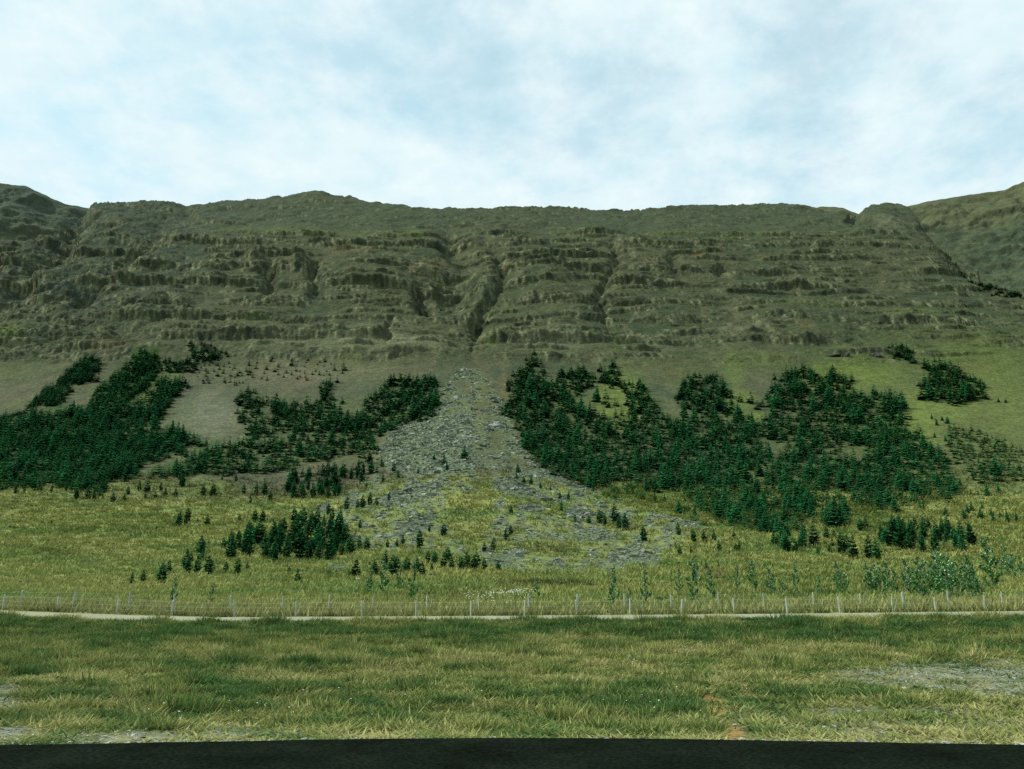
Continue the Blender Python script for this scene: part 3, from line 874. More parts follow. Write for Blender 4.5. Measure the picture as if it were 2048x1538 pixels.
rnd = random.Random(5)
TREES = []      # dict(px, py, h, kind, label, group, name)


def put_row(kind, label_fmt, group, entries, where):
    """loose trees one can single out: ordinal from the left within their row"""
    ORD = ['first', 'second', 'third', 'fourth', 'fifth', 'sixth', 'seventh', 'eighth', 'ninth', 'tenth', 'eleventh', 'twelfth', 'thirteenth',
           'fourteenth', 'fifteenth', 'sixteenth', 'seventeenth', 'eighteenth', 'nineteenth', 'twentieth', 'twenty-first', 'twenty-second',
           'twenty-third', 'twenty-fourth', 'twenty-fifth', 'twenty-sixth', 'twenty-seventh', 'twenty-eighth', 'twenty-ninth', 'thirtieth']
    es = sorted(entries)
    for i, (px, py, hp) in enumerate(es):
        TREES.append(dict(px=px, py=py, hp=hp, kind=kind, label=label_fmt.format(n=ORD[i] if len(es) > 1 else 'only'), group=group, single=True))


def stand(poly, n, hp_mean, kind, label, group, hp_var=.30, holes=(), mind=0.26):
    """fill a wood's outline with trees, each with its foot on the mountainside"""
    n = int(n * (1.6 if kind == 'spruce' else .95)); hp_mean *= 1.12 if kind == 'spruce' else 1.02
    xs_ = [p[0] for p in poly]; ys_ = [p[1] for p in poly]
    pts = []
    cell = {}
    tries = 0
    while len(pts) < n and tries < n * 30:
        tries += 1
        x = rnd.uniform(min(xs_) - 3, max(xs_) + 3); y = rnd.uniform(min(ys_), max(ys_) + 4)
        hp = hp_mean * (0.74 + 0.26 * (y - 740) / 300.0) * rnd.gauss(1, hp_var)
        hp = max(hp * (1.0 + .35 * float(perlin(x / 45.0, y / 25.0))), hp_mean * .4)
        jx_ = x + 11 * float(perlin(x / 19.0, y / 15.0)) + rnd.gauss(0, 2.5); jy_ = 7 * float(perlin(x / 17.0 + 9, y / 13.0))
        if not inp(jx_, y - 1.0 + jy_, poly) or not inp(jx_, y - .55 * hp + jy_, poly):
            continue
        skip = False
        for hpoly, pr in holes:
            if inp(x, y, hpoly) and rnd.random() > pr:
                skip = True
        if skip:
            continue
        d = hp * mind
        key = (int(x // 14), int(y // 10)); bad = False
        for a in (-1, 0, 1):
            for b_ in (-1, 0, 1):
                for (x2, y2) in cell.get((key[0] + a, key[1] + b_), ()):
                    if (x - x2) ** 2 + ((y - y2) * 1.7) ** 2 < d * d:
                        bad = True
        if bad:
            continue
        cell.setdefault(key, []).append((x, y)); pts.append((x, y, hp))
    for (x, y, hp) in pts:
        TREES.append(dict(px=x, py=y, hp=hp, kind=kind, label=label, group=group, single=False))


# --- woods (outlines as the photograph shows them)
stand(c4((330, 310), (400, 210), (520, 140), (590, 180), (590, 205), (540, 240), (560, 300), (430, 320), (370, 410), (340, 440), (270, 440), (180, 460), (60, 530), (-150, 600), (-150, 520), (0, 490), (100, 480), (200, 400), (270, 330)),
      230, 21, 'spruce', 'dark spruce in the narrow tongue of trees climbing towards the dark hill', 'spruces of the narrow upper tongue')
stand(LW,
      1150, 25, 'spruce', 'dark spruce packed in the big wood beneath the dark hill', 'spruces of the big wood beneath the dark hill',
      holes=[(c4((710, 470), (790, 385), (890, 320), (940, 330), (880, 420), (820, 450), (750, 480)), .12)])
stand(c4((950, 250), (955, 165), (1110, 160), (1120, 100), (1180, 70), (1335, 110), (1330, 165), (1240, 195), (1130, 215), (1110, 250)),
      70, 19, 'spruce', 'small spruce clustered right under the lowest rock band, above the big wood', 'spruces under the lowest rock band')
stand(c4((1100, 200), (1330, 160), (1430, 250), (1400, 315), (1180, 310)), 26, 15, 'spruce', 'small spruce dotted below the rock-band cluster on bare scree', 'scattered spruces below the rock-band cluster', mind=.8)
stand(c4((1440, 170), (2000, 180), (2040, 270), (1450, 300)), 30, 14, 'spruce', 'tiny spruce dotted over the scree above the middle wood', 'scattered spruces above the middle wood', mind=.9)
stand(LM, 560, 23, 'spruce', 'green spruce in the middle wood beside the rubble fan', 'spruces of the middle wood beside the rubble fan',
      holes=[(c4((1530, 450), (1590, 450), (1590, 600), (1540, 590)), .1), (c4((1440, 620), (1700, 600), (2000, 620), (2000, 660), (1500, 700)), .35),
             (c4((1130, 760), (1500, 720), (1700, 720), (1600, 800), (1200, 840)), .55)])
stand(c4((1615, 1000), (1620, 880), (1700, 820), (2030, 800), (2048, 860), (1990, 900), (2005, 985), (1840, 995)), 48, 28, 'pine', 'dark pine in the clump below the middle wood', 'pines of the clump below the middle wood')
stand(c5((130, 785), (135, 690), (240, 630), (345, 640), (345, 705), (250, 760)), 24, 27, 'pine', 'dark pine in the small clump at the edge of the rubble fan', 'pines of the clump at the fan edge')
stand(c4((1270, 1345), (1330, 1185), (1480, 1140), (1560, 1190), (1690, 1070), (1850, 1075), (1930, 1120), (2048, 1150), (2080, 1300), (1940, 1350), (1580, 1360), (1500, 1320)),
      100, 40, 'pine', 'dark pine in the lowest wood, on the meadow beside the fan', 'pines of the lowest wood on the meadow', mind=.34)
stand(c4((1025, 1420), (1035, 1330), (1100, 1250), (1230, 1200), (1260, 1260), (1230, 1330), (1270, 1430)), 13, 42, 'pine', 'dark pine in the tight clump at the tip of the lowest wood', 'pines of the clump at the tip of the lowest wood', mind=.3)
stand(RW, 1750, 25, 'spruce', 'green spruce packed in the large wood on the far side of the rubble fan', 'spruces of the large wood across the fan',
      holes=[(c5((1440, 310), (1540, 225), (1700, 190), (1760, 260), (1780, 420), (1560, 420), (1500, 340)), .08),
             (c6((1010, 690), (1180, 640), (1190, 705), (1060, 715)), .03), (c6((450, 360), (640, 360), (660, 520), (520, 500), (460, 440)), .12),
             (c6((560, 590), (800, 620), (860, 690), (600, 700)), .25), (c6((480, 780), (640, 760), (640, 840), (500, 840)), .15),
             (c6((1100, 290), (1330, 320), (1200, 380), (1100, 340)), .2), (c6((180, 440), (320, 440), (340, 500), (200, 500)), .35), (c6((690, 440), (830, 460), (820, 490), (700, 480)), .2)])
stand(c6((935, 1065), (940, 900), (1040, 885), (1100, 960), (1120, 1060), (1020, 1085)), 26, 32, 'spruce', 'green spruce in the separate clump just below the large wood', 'spruces of the clump below the large wood')
stand(c6((1300, 105), (1330, 80), (1400, 70), (1455, 130), (1440, 185), (1360, 175)), 22, 21, 'spruce', 'dark spruce in the little knot below the rock bands, uphill of the large wood', 'spruces of the little knot below the rock bands')
stand(c6((1470, 175), (1560, 150), (1690, 190), (1740, 250), (1830, 270), (1855, 385), (1700, 405), (1580, 405), (1490, 370), (1480, 280), (1520, 250)),
      120, 22, 'spruce', 'dark spruce in the compact wood high on the grassy slope', 'spruces of the compact high wood')
stand(c6((1640, 640), (1640, 510), (1830, 550), (2048, 640), (2500, 760), (2500, 900), (2048, 825), (1780, 830), (1740, 740), (1660, 720)), 260, 25, 'spruce', 'green spruce in the open wood on the grassy slope past the large wood', 'spruces of the open wood past the large wood', mind=.55)
stand(c6((1250, 1190), (1265, 1110), (1400, 1040), (1540, 1060), (1640, 1060), (1750, 1100), (1795, 1180), (1690, 1220), (1500, 1220), (1320, 1180)), 60, 40, 'pine', 'dark pine in the long low clump on the meadow below the large wood', 'pines of the long clump on the meadow', mind=.33)
stand(c3((1735, 615), (1760, 595), (1900, 630), (2060, 680), (2300, 760), (2300, 800), (2060, 725), (1960, 705), (1850, 665), (1760, 640)), 60, 16, 'spruce', 'small spruce in the thin high strip at the foot of the paler hill', 'spruces of the thin high strip')
stand(c5((1580, 1050), (1590, 940), (1700, 940), (1780, 990), (1830, 1040), (1900, 1090), (1890, 1150), (1840, 1140), (1790, 1070)), 9, 30, 'pine', 'dark pine in the short hedge-like line at the foot of the fan', 'pines of the hedge-like line at the fan foot', mind=.3)
stand(c6((640, 1110), (900, 1090), (900, 1180), (760, 1210), (680, 1180)), 16, 36, 'pine', 'dark pine fringing the bottom corner of the large wood', 'pines fringing the bottom of the large wood', mind=.4)

# --- loose trees that can be singled out (foot position, height in photo pixels)
def ent(fn, *t): return [(fn((x, y))[0][0], fn((x, y))[0][1], h) for x, y, h in t]
put_row('pine', '{n} dark pine from the left in the loose row below the big wood', 'loose row below the big wood',
        ent(c4, (90, 955, 20), (140, 955, 17), (195, 935, 22), (240, 945, 13), (300, 945, 15), (385, 940, 22), (445, 990, 24), (510, 990, 30), (550, 1000, 22), (600, 990, 14), (660, 1005, 22), (725, 1000, 18), (750, 960, 20), (815, 940, 24), (860, 950, 26), (850, 990, 12), (905, 985, 16), (940, 945, 20), (965, 975, 18), (1025, 980, 20)), 0)
put_row('pine', '{n} pine from the left in the small row above the meadow rise', 'small row above the meadow rise',
        ent(c4, (1185, 975, 24), (1245, 975, 26), (1300, 880, 12), (1380, 890, 16), (1425, 960, 22), (1465, 1015, 16), (1500, 970, 28), (1550, 965, 26), (1580, 1000, 22), (1065, 920, 28)), 0)
put_row('pine', '{n} dark pine from the left among the loners in the open meadow', 'loners in the open meadow',
        ent(c4, (300, 1135, 11), (260, 1142, 6), (915, 1172, 9), (1045, 1150, 30), (1085, 1145, 20), (1100, 1120, 28), (1155, 1130, 11), (1215, 1150, 24), (1400, 1125, 18), (1490, 1125, 26), (1535, 1125, 26), (1600, 1135, 13)), 0)
put_row('pine', '{n} dark pine from the left along the lower edge of the lowest wood', 'loose pines along the lower edge of the lowest wood',
        ent(c4, (770, 1485, 24), (835, 1478, 28), (945, 1475, 40), (985, 1420, 28), (1250, 1410, 14), (1320, 1420, 24), (1390, 1430, 34), (1445, 1405, 20), (1690, 1430, 17), (1745, 1480, 30)), 0)
put_row('pine', '{n} pine from the left in the broken row at the toe of the fan', 'broken row at the toe of the fan',
        ent(c5, (180, 1330, 36), (290, 1320, 34), (350, 1270, 36), (400, 1320, 44), (420, 1290, 30), (480, 1300, 32), (540, 1300, 32), (570, 1325, 32), (600, 1250, 26), (640, 1250, 26), (625, 1290, 18), (690, 1275, 32), (740, 1280, 28), (720, 1240, 32), (800, 1285, 28), (830, 1280, 36), (870, 1290, 32), (890, 1270, 30), (935, 1290, 28), (930, 1190, 22), (985, 1180, 26), (1015, 1290, 20), (1060, 1135, 24), (1085, 1110, 22)), 0)
put_row('pine', '{n} dark pine from the left in the loose row across the lower fan', 'loose row across the lower fan',
        ent(c5, (60, 1190, 36), (145, 1200, 38), (200, 1180, 30), (245, 1180, 26), (365, 1165, 18), (420, 1160, 17), (455, 1150, 20), (555, 1170, 40), (610, 1090, 16), (695, 1110, 26), (205, 1050, 18), (-20, 1150, 30)), 0)
put_row('spruce', '{n} lone spruce from the left standing on the open rubble fan', 'lone spruces on the rubble fan',
        ent(c5, (815, 700, 30), (695, 725, 22), (715, 765, 20), (640, 690, 12), (1130, 770, 20), (1120, 820, 16), (1165, 835, 16), (1205, 840, 22), (1375, 910, 18), (1425, 905, 18), (1380, 975, 20), (1090, 1010, 18), (1465, 1030, 18), (1545, 1030, 20), (1320, 870, 12), (1260, 860, 14)), 0)
put_row('pine', '{n} pine from the left down the shaded side of the fan', 'pines down the side of the fan',
        ent(c5, (125, 940, 28), (190, 945, 22), (220, 940, 28), (260, 930, 30), (300, 935, 20), (375, 915, 20), (340, 795, 16), (430, 780, 18), (405, 740, 22), (240, 820, 12), (90, 1000, 24), (40, 1000, 28), (20, 960, 24), (545, 770, 12), (40, 720, 14), (90, 725, 14)), 0)
put_row('spruce', '{n} young spruce from the left on the grass past the long clump', 'young spruces past the long low clump',
        ent(c6, (1720, 1030, 22), (1740, 1000, 20), (1760, 985, 20), (1820, 975, 14), (1810, 1030, 22), (1880, 1050, 22), (1870, 1010, 16), (1920, 1020, 14), (1960, 1045, 26), (2010, 1045, 20), (1910, 890, 20), (1850, 905, 26), (1760, 905, 16), (1800, 900, 10), (1620, 1015, 20), (1480, 980, 18), (1500, 980, 16), (1700, 850, 16), (1970, 1090, 9)), 0)
put_row('spruce', '{n} tiny spruce from the left above the open wood on the grassy slope', 'tiny spruces above the open wood',
        ent(c6, (1910, 395, 10), (1950, 397, 10), (1570, 525, 16), (1630, 515, 16), (1545, 490, 12), (1600, 500, 10), (1620, 610, 15), (1560, 590, 12)), 0)
put_row('pine', '{n} pine from the left in the meadow row under the large wood', 'meadow row under the large wood',
        ent(c6, (140, 1195, 14), (160, 1130, 26), (165, 1230, 24), (225, 1220, 14), (240, 1170, 28), (300, 1165, 26), (350, 1165, 28), (380, 1220, 26), (460, 1150, 16), (470, 1215, 18), (490, 1215, 22), (700, 1190, 30), (750, 1215, 36), (800, 1215, 26), (840, 1190, 36), (890, 1190, 20), (920, 1225, 16), (985, 1220, 18)), 0)
put_row('pine', '{n} pine from the left in the row beside the long low clump', 'gap row beside the long low clump',
        ent(c6, (1050, 1225, 46), (1080, 1200, 32), (1120, 1250, 46), (1200, 1250, 48), (1240, 1255, 44), (1000, 1190, 20), (970, 1140, 26), (1155, 1100, 26), (1180, 1090, 24), (1290, 1220, 16), (1010, 1130, 18)), 0)
put_row('spruce', '{n} small spruce from the left between the fan and the large wood', 'small spruces at the corner of the large wood',
        ent(c6, (25, 950, 22), (80, 945, 16), (160, 1010, 30), (190, 950, 16), (245, 1030, 22), (205, 930, 14)), 0)
put_row('spruce', '{n} tiny open-branched spruce from the left in front of the saplings', 'tiny spruces among the saplings',
        ent(c6, (308, 1310, 20), (376, 1308, 13), (630, 1310, 14)), 0)

def zone(t):
    big = 'tall' if t['hp'] > 33 else 'small' if t['hp'] < 27 else 'middling'
    if t['group'] == 'spruces of the large wood across the fan':
        if t['px'] < 1230: w_ = 'at the edge of the large wood that borders the fan'
        elif t['px'] < 1420: w_ = 'where the large wood sags towards the bushes'
        elif t['px'] < 1630: w_ = 'in the bottom lobe of the large wood'
        elif t['px'] < 1760: w_ = 'low in the large wood beyond its bottom lobe'
        else: w_ = 'at the far end of the large wood'
        t['label'] = big + ' green spruce ' + w_
    elif t['group'] == 'spruces of the big wood beneath the dark hill':
        t['label'] = big + ' dark spruce ' + ('at the frame edge of' if t['px'] < 110 else 'along the meadow side of' if t['px'] < 230 else 'near the far tip of') + ' the big wood beneath the dark hill'
    elif t['group'] == 'pines of the lowest wood on the meadow':
        big = 'tall' if t['hp'] > 56 else 'small' if t['hp'] < 44 else 'middling'
        t['label'] = big + ' dark pine ' + ('at the outer end of' if t['px'] < 520 else 'in the middle of' if t['px'] < 620 else 'at the fan end of') + ' the lowest wood on the meadow'
    elif t['group'] == 'pines of the long clump on the meadow':
        big = 'tall' if t['hp'] > 48 else 'small' if t['hp'] < 38 else 'middling'
        t['label'] = big + ' dark pine ' + ('in the near half of' if t['px'] < 1860 else 'in the outer half of') + ' the long low meadow clump'


for t in TREES:
    if not t['single']:
        zone(t)
T_px = np.array([t['px'] for t in TREES]); T_py = np.array([t['py'] for t in TREES])
T_pos = on_ground(T_px, T_py)
for t, p in zip(TREES, T_pos):
    zc = p[1] * CP + (p[2] - CAM_H) * SP
    t['pos'] = p; t['h'] = t['hp'] * zc / FPX / (math.cos(math.atan((t['py'] - CY) / FPX)) * 1.0)
    t['inframe'] = -10 < t['px'] < 2058

CHOICE = random.Random(9)
singles = [t for t in TREES if t['single']]
rest = [t for t in TREES if not t['single'] and t['inframe']]
pines_s = [t for t in rest if t['kind'] == 'pine']
spr_s = sorted([t for t in rest if t['kind'] == 'spruce'], key=lambda t: -t['hp'])
n_sp = sum(1 for t in singles if t['kind'] == 'spruce'); n_pi = sum(1 for t in singles if t['kind'] == 'pine')
keep_sp = spr_s[:max(0, 300 - n_sp)]
pines_s.sort(key=lambda t: -t['hp'])
keep_pi = pines_s[:max(0, 300 - n_pi)]
chosen = singles + keep_sp + keep_pi
ids = set(id(t) for t in chosen)
far_trees = [t for t in TREES if id(t) not in ids]
print('TREES', len(TREES), 'spruce ind', n_sp + len(keep_sp), 'pine ind', n_pi + len(keep_pi), 'far', len(far_trees))
for t in chosen:
    nm = 'spruce_tree' if t['kind'] == 'spruce' else 'pine_tree'
    root = bpy.data.objects.new(nm, None); COL.objects.link(root)
    root.empty_display_size = .2
    root.location = Vector(t['pos']) + Vector((0, 0, -.06))
    h = t['h']; wv = CHOICE.uniform(.88, 1.18)
    root.scale = (h * wv, h * wv, h)
    root.rotation_euler = (CHOICE.gauss(0, .025), CHOICE.gauss(0, .025), CHOICE.uniform(0, 6.28))
    root['label'] = t['label']; root['category'] = 'tree'; root['group'] = t['group']
    add('trunk', TRUNK_C, root)
    add('crown', CHOICE.choice(SPRUCE if t['kind'] == 'spruce' else PINE), root)


def scatter(protos, pos, scale, rot, tintmul=None, pick=None):
    """join many small copies into one mesh; protos: list of (V, F, T)"""
    Vs, Fs, Ts = [], [], []
    off = 0
    pick = pick if pick is not None else rng.integers(0, len(protos), len(pos))
    for k, (v, f, t) in enumerate(protos):
        idx = np.where(pick == k)[0]
        if not len(idx):
            continue
        c, s = np.cos(rot[idx]), np.sin(rot[idx])
        sc_ = scale[idx]
        if sc_.ndim == 1:
            sc_ = np.repeat(sc_[:, None], 3, 1)
        v0 = v[None] * sc_[:, None, :]
        x = v0[..., 0] * c[:, None] - v0[..., 1] * s[:, None]; y = v0[..., 0] * s[:, None] + v0[..., 1] * c[:, None]
        W = np.stack([x + pos[idx, 0, None], y + pos[idx, 1, None], v0[..., 2] + pos[idx, 2, None]], -1)
        Tm = np.broadcast_to(t[None], (len(idx),) + t.shape)
        if tintmul is not None:
            Tm = Tm * tintmul[idx][:, None, :]
        n = len(v)
        Fi = f[None] + (np.arange(len(idx)) * n)[:, None, None] + off
        Vs.append(W.reshape(-1, 3)); Fs.append(Fi.reshape(-1, f.shape[1])); Ts.append(Tm.reshape(-1, 3))
        off += n * len(idx)
    return np.concatenate(Vs), np.concatenate(Fs), np.concatenate(Ts)


pos = np.array([t['pos'] for t in far_trees]); hh = np.array([t['h'] for t in far_trees])
wv = rng.uniform(.9, 1.2, len(hh))
scl = np.stack([hh * wv, hh * wv, hh], -1)
pos[:, 2] -= .06
kinds = np.array([0 if t['kind'] == 'spruce' else 1 for t in far_trees])
tm = np.repeat(rng.uniform(.55, 1.5, len(hh))[:, None], 3, 1) * np.stack([rng.uniform(.85, 1.2, len(hh)), np.ones(len(hh)), rng.uniform(.85, 1.1, len(hh))], -1)
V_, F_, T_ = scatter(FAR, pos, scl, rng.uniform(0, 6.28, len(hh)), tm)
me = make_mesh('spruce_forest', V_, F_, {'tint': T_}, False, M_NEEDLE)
add('spruce_forest', me, kind='stuff', label='dark green spruces massed in woods on the mountainside', category='forest')

# ------------------------------------------------------------------ poplar saplings behind the fences
POP_C, POP_T, SH = [], [], []
for i in range(6):
    (v, f, t), (tv, tf) = poplar(500 + i, ratio=(.085, .10, .12, .14, .16, .19)[i], leaves=(480, 560, 640, 760, 860, 960)[i])
    POP_C.append(make_mesh('poplar_crown', v, f, {'tint': t}, False, M_LEAF))
    POP_T.append(make_mesh('poplar_trunk', tv, tf, {'tint': np.tile([[0.14, 0.13, 0.10]], (len(tv), 1))}, True, M_BARK))
POPS = [  # (px, foot py, height px, crown variant)
    (ent(c5, (258, 1430, 68), (338, 1440, 80), (437, 1405, 58), (515, 1480, 86)), (0, 2, 1, 1),
     '{n} poplar sapling from the left of the four below the toe of the fan', 'four saplings below the toe of the fan'),
    ([(345, 1211, 55), (421, 1211, 45)], (2, 1), '{n} of two thin poplar saplings by the fence under the open meadow', 'two thin saplings by the fence under the meadow'),
    ([(1076, 1199, 45)], (3,), 'lone poplar sapling beside the patch of white flowers', 'sapling by the white flowers'),
    (ent(c5, (1690, 1515, 82), (1785, 1512, 42), (1875, 1505, 74)), (2, 1, 2), '{n} of three slim poplar saplings behind the fence below the stone patches', 'three slim saplings below the stone patches'),
    (ent(c6, (120, 1395, 32), (160, 1450, 52), (240, 1520, 98), (260, 1420, 60), (345, 1490, 64), (480, 1430, 52)), (1, 2, 1, 2, 3, 1), '{n} poplar sapling from the left by the rusty soil patch', 'loose saplings by the rusty soil patch'),
    (ent(c6, (575, 1440, 64), (660, 1455, 56), (680, 1450, 44), (730, 1455, 34), (800, 1425, 56), (930, 1455, 40), (1035, 1450, 66), (1070, 1465, 52)), (3, 4, 4, 5, 2, 2, 4, 5), '{n} poplar sapling from the left in the middle group behind the fence', 'middle group of saplings behind the fence'),
    (ent(c6, (1200, 1445, 62), (1245, 1445, 58), (1305, 1440, 64), (1410, 1430, 66), (1500, 1500, 90), (1560, 1455, 66), (1610, 1470, 100), (1665, 1490, 86), (1770, 1500, 92), (1790, 1450, 60), (1880, 1440, 112), (1940, 1235, 34), (1975, 1350, 46), (2035, 1340, 38)), (4, 5, 4, 4, 3, 3, 5, 5, 4, 3, 3, 2, 5, 4), '{n} poplar sapling from the left in the dense far group behind the fence', 'dense far group of saplings'),
]
ORD2 = ['first', 'second', 'third', 'fourth', 'fifth', 'sixth', 'seventh', 'eighth', 'ninth', 'tenth', 'eleventh', 'twelfth', 'thirteenth', 'fourteenth']
for es, var, lab, grp in POPS:
    order = sorted(range(len(es)), key=lambda i: es[i][0])
    for rank, i in enumerate(order):
        px, py, hp = es[i]
        p = on_ground([px], [py])[0]
        zc = p[1] * CP + (p[2] - CAM_H) * SP
        root = bpy.data.objects.new('poplar_sapling', None); COL.objects.link(root)
        root.location = Vector(p) + Vector((0, 0, -.03)); h = hp * zc / FPX
        root.scale = (h, h, h); root.rotation_euler = (0, 0, CHOICE.uniform(-.6, .6))
        root['label'] = lab.format(n=ORD2[rank]); root['category'] = 'sapling'; root['group'] = grp
        add('trunk', POP_T[var[i]], root); add('crown', POP_C[var[i]], root)

more = [(1745, 1188, 44, 4), (1762, 1193, 56, 5), (1792, 1190, 50, 4), (1822, 1192, 62, 3), (1838, 1195, 50, 5), (1856, 1198, 72, 4), (1880, 1200, 84, 5), (1900, 1203, 88, 4), (1918, 1196, 70, 5), (1935, 1190, 62, 3), (1955, 1203, 60, 4), (2012, 1150, 44, 4), (2028, 1160, 52, 5)]
for k, (px, py, hp, vv) in enumerate(more):
    p = on_ground([px], [py])[0]
    zc = p[1] * CP + (p[2] - CAM_H) * SP
    root = bpy.data.objects.new('poplar_sapling', None); COL.objects.link(root)
    root.location = Vector(p) + Vector((0, 0, -.03)); h = hp * zc / FPX
    root.scale = (h * 1.1, h * 1.1, h); root.rotation_euler = (0, 0, CHOICE.uniform(0, 6))
    root['label'] = ORD2[k] + ' bushy poplar from the left filling in between the far tall saplings'
    root['category'] = 'sapling'; root['group'] = 'bushy poplars between the far tall saplings'
    add('trunk', POP_T[vv], root); add('crown', POP_C[vv], root)

# ------------------------------------------------------------------ shrubs
SHM = [make_mesh('shrub_leaves', *(lambda c: (c[0], c[1], {'tint': c[2]}))(shrub(700 + i)), False, M_LEAF) for i in range(4)]
SHR = [(ent(c5, (1640, 870, 14), (1700, 850, 18), (1770, 850, 24), (1830, 880, 16), (1690, 885, 12)), '{n} bright bush from the left at the bottom corner of the large wood', 'bushes at the corner of the large wood'),
       (ent(c6, (190, 1000, 16), (240, 1050, 14), (310, 1080, 12), (1300, 1080, 12)), '{n} green bush from the left along the edge under the large wood', 'bushes under the large wood'),
       ([(655, 1150, 10), (700, 1152, 11), (570, 1166, 9), (545, 1162, 7), (1320, 1205, 12), (1395, 1212, 10)], '{n} low green bush from the left scattered over the lower meadow', 'low bushes on the lower meadow'),
       ([(1405, 1378, 16)], 'bright green leafy clump on the verge beside the orange soil', 'bright clump on the verge')]
def near_point(px, py):
    y = np.linspace(11.5, 41, 600)
    x0 = 0.0
    z = near_z(0 * y, y)
    _, pv, _ = project(0 * y, y, z)
    yy = float(np.interp(py, pv[::-1], y[::-1])); z0 = float(near_z(np.array(0.0), np.array(yy)))
    zc = yy * CP + (z0 - CAM_H) * SP
    x = (px - CX) / FPX * zc
    return np.array((x, yy, float(near_z(np.array(x), np.array(yy)))))
for es, lab, grp in SHR:
    for rank, (px, py, hp) in enumerate(sorted(es)):
        p = on_ground([px], [py])[0] if py < 1232 else near_point(px, py)
        zc = p[1] * CP + (p[2] - CAM_H) * SP
        s = hp * zc / FPX * 1.15
        o = add('bush', SHM[rank % 4], None, label=lab.format(n=ORD2[rank]), category='bush', group=grp)
        o.location = Vector(p); o.scale = (s * 1.5, s * 1.2, s); o.rotation_euler = (0, 0, CHOICE.uniform(0, 6))

sv, sf, stt = shrub(733, 200)
stt = np.tile([[0.42, 0.36, 0.15]], (len(sv), 1)) * np.repeat(rng.uniform(.7, 1.2, len(sv) // 4), 4)[:, None]
me = make_mesh('dry_grass_clump', sv, sf, {'tint': stt}, False, M_LEAF)
p = near_point(1490, 1388)
o = add('dry_grass_clump', me, None, label='pale straw-coloured dry clump on the verge beside the orange soil', category='grass clump')
o.location = Vector(p); o.scale = (.24, .2, .26)

# ------------------------------------------------------------------ fences
def post_mesh(seed):
    r = random.Random(seed)
    n = 7; V = []; F = []
    prof_ = [(-.25, 1.0), (.0, 1.02), (.5, .97), (.93, .95), (.99, .8)]
    lx, ly = r.uniform(-.02, .02), r.uniform(-.02, .02)
    rr = [r.uniform(.85, 1.15) for _ in range(n)]
    for (z, k) in prof_:
        for s in range(n):
            a = 2 * math.pi * s / n
            V.append((lx * z + .05 * k * rr[s] * math.cos(a), ly * z + .05 * k * rr[s] * math.sin(a), z + (.03 * math.cos(a - 1) if z > .9 else 0)))
    for i in range(len(prof_) - 1):
        for s in range(n):
            a = i * n + s; b_ = i * n + (s + 1) % n
            F.append((a, b_, b_ + n, a + n))
    V.append((lx, ly, 1.0)); top = len(V) - 1; base = (len(prof_) - 1) * n
    me_ = bpy.data.meshes.new('post')
    me_.from_pydata([tuple(v) for v in V], [], [tuple(f) for f in F] + [(base + s, base + (s + 1) % n, top) for s in range(n)])
    a = me_.attributes.new('tint', 'FLOAT_COLOR', 'POINT')
    for i in range(len(V)):
        a.data[i].color = (0.32, 0.34, 0.29, 1)
    me_.materials.append(M_WOOD)
    return me_


POSTS = [post_mesh(40 + i) for i in range(4)]


def ground_at(x, y):
    """height of the ground between track and meadow"""
    if y < 45.6:
        return float(near_z(np.array(x), np.array(y)))
    ci = VFG[:, :, :]
    j = int(np.argmin(np.abs(cols_px - (CX + FPX * x / (y * CP)))))
    return float(np.interp(y, VFG[:40, j, 1], VFG[:40, j, 2]))


def fence(pxs, ydist, hpost, label, thick):
    zc0 = ydist * CP - 1.3 * SP
    X = sorted((p - CX) / FPX * zc0 for p in pxs)
    sp = 3.0
    X = [X[0] - sp * k for k in range(6, 0, -1)] + X + [X[-1] + sp * k for k in range(1, 7)]
    root = bpy.data.objects.new('wire_fence', None); COL.objects.link(root)
    root.location = (0, ydist, 0); root['label'] = label; root['category'] = 'fence'
    tops = []
    r = random.Random(int(ydist * 10))
    for k, x in enumerate(X):
        y = ydist + r.uniform(-.12, .12)
        z = ground_at(x, y)
        h = hpost * r.uniform(.93, 1.07) * (1.08 if k % 4 == 0 else 1.0)
        o = add('post', POSTS[r.randrange(4)], root)
        o.location = (x, y - ydist, z); t_ = thick * r.uniform(.9, 1.2) * (1.35 if k % 7 == 3 else 1.0)
        o.scale = (t_, t_, h); o.rotation_euler = (r.gauss(0, .03), .05 * (1 if x < 0 else -0.5) + r.gauss(0, .035), r.uniform(0, 6))
        tops.append((x, y - ydist, z, h))
    for fr in (.34, .62, .90):
        pts = []
        for i in range(len(tops) - 1):
            a, b_ = tops[i], tops[i + 1]
            for s in range(4):
                t_ = s / 4
                sag = -.025 * math.sin(math.pi * t_)
                pts.append((a[0] + (b_[0] - a[0]) * t_, a[1] + (b_[1] - a[1]) * t_ - .06, (a[2] + a[3] * fr) * (1 - t_) + (b_[2] + b_[3] * fr) * t_ + sag))
        V = []; F = []; rad = .002
        for i, p in enumerate(pts):
            for s in range(3):
                a = 2.094 * s
                V.append((p[0], p[1] + rad * math.cos(a), p[2] + rad * math.sin(a)))
        for i in range(len(pts) - 1):
            for s in range(3):
                F.append((i * 3 + s, i * 3 + (s + 1) % 3, i * 3 + 3 + (s + 1) % 3, i * 3 + 3 + s))
        me_ = make_mesh('wire', np.array(V), np.array(F), None, True, M_WIRE)
        add('wire', me_, root)


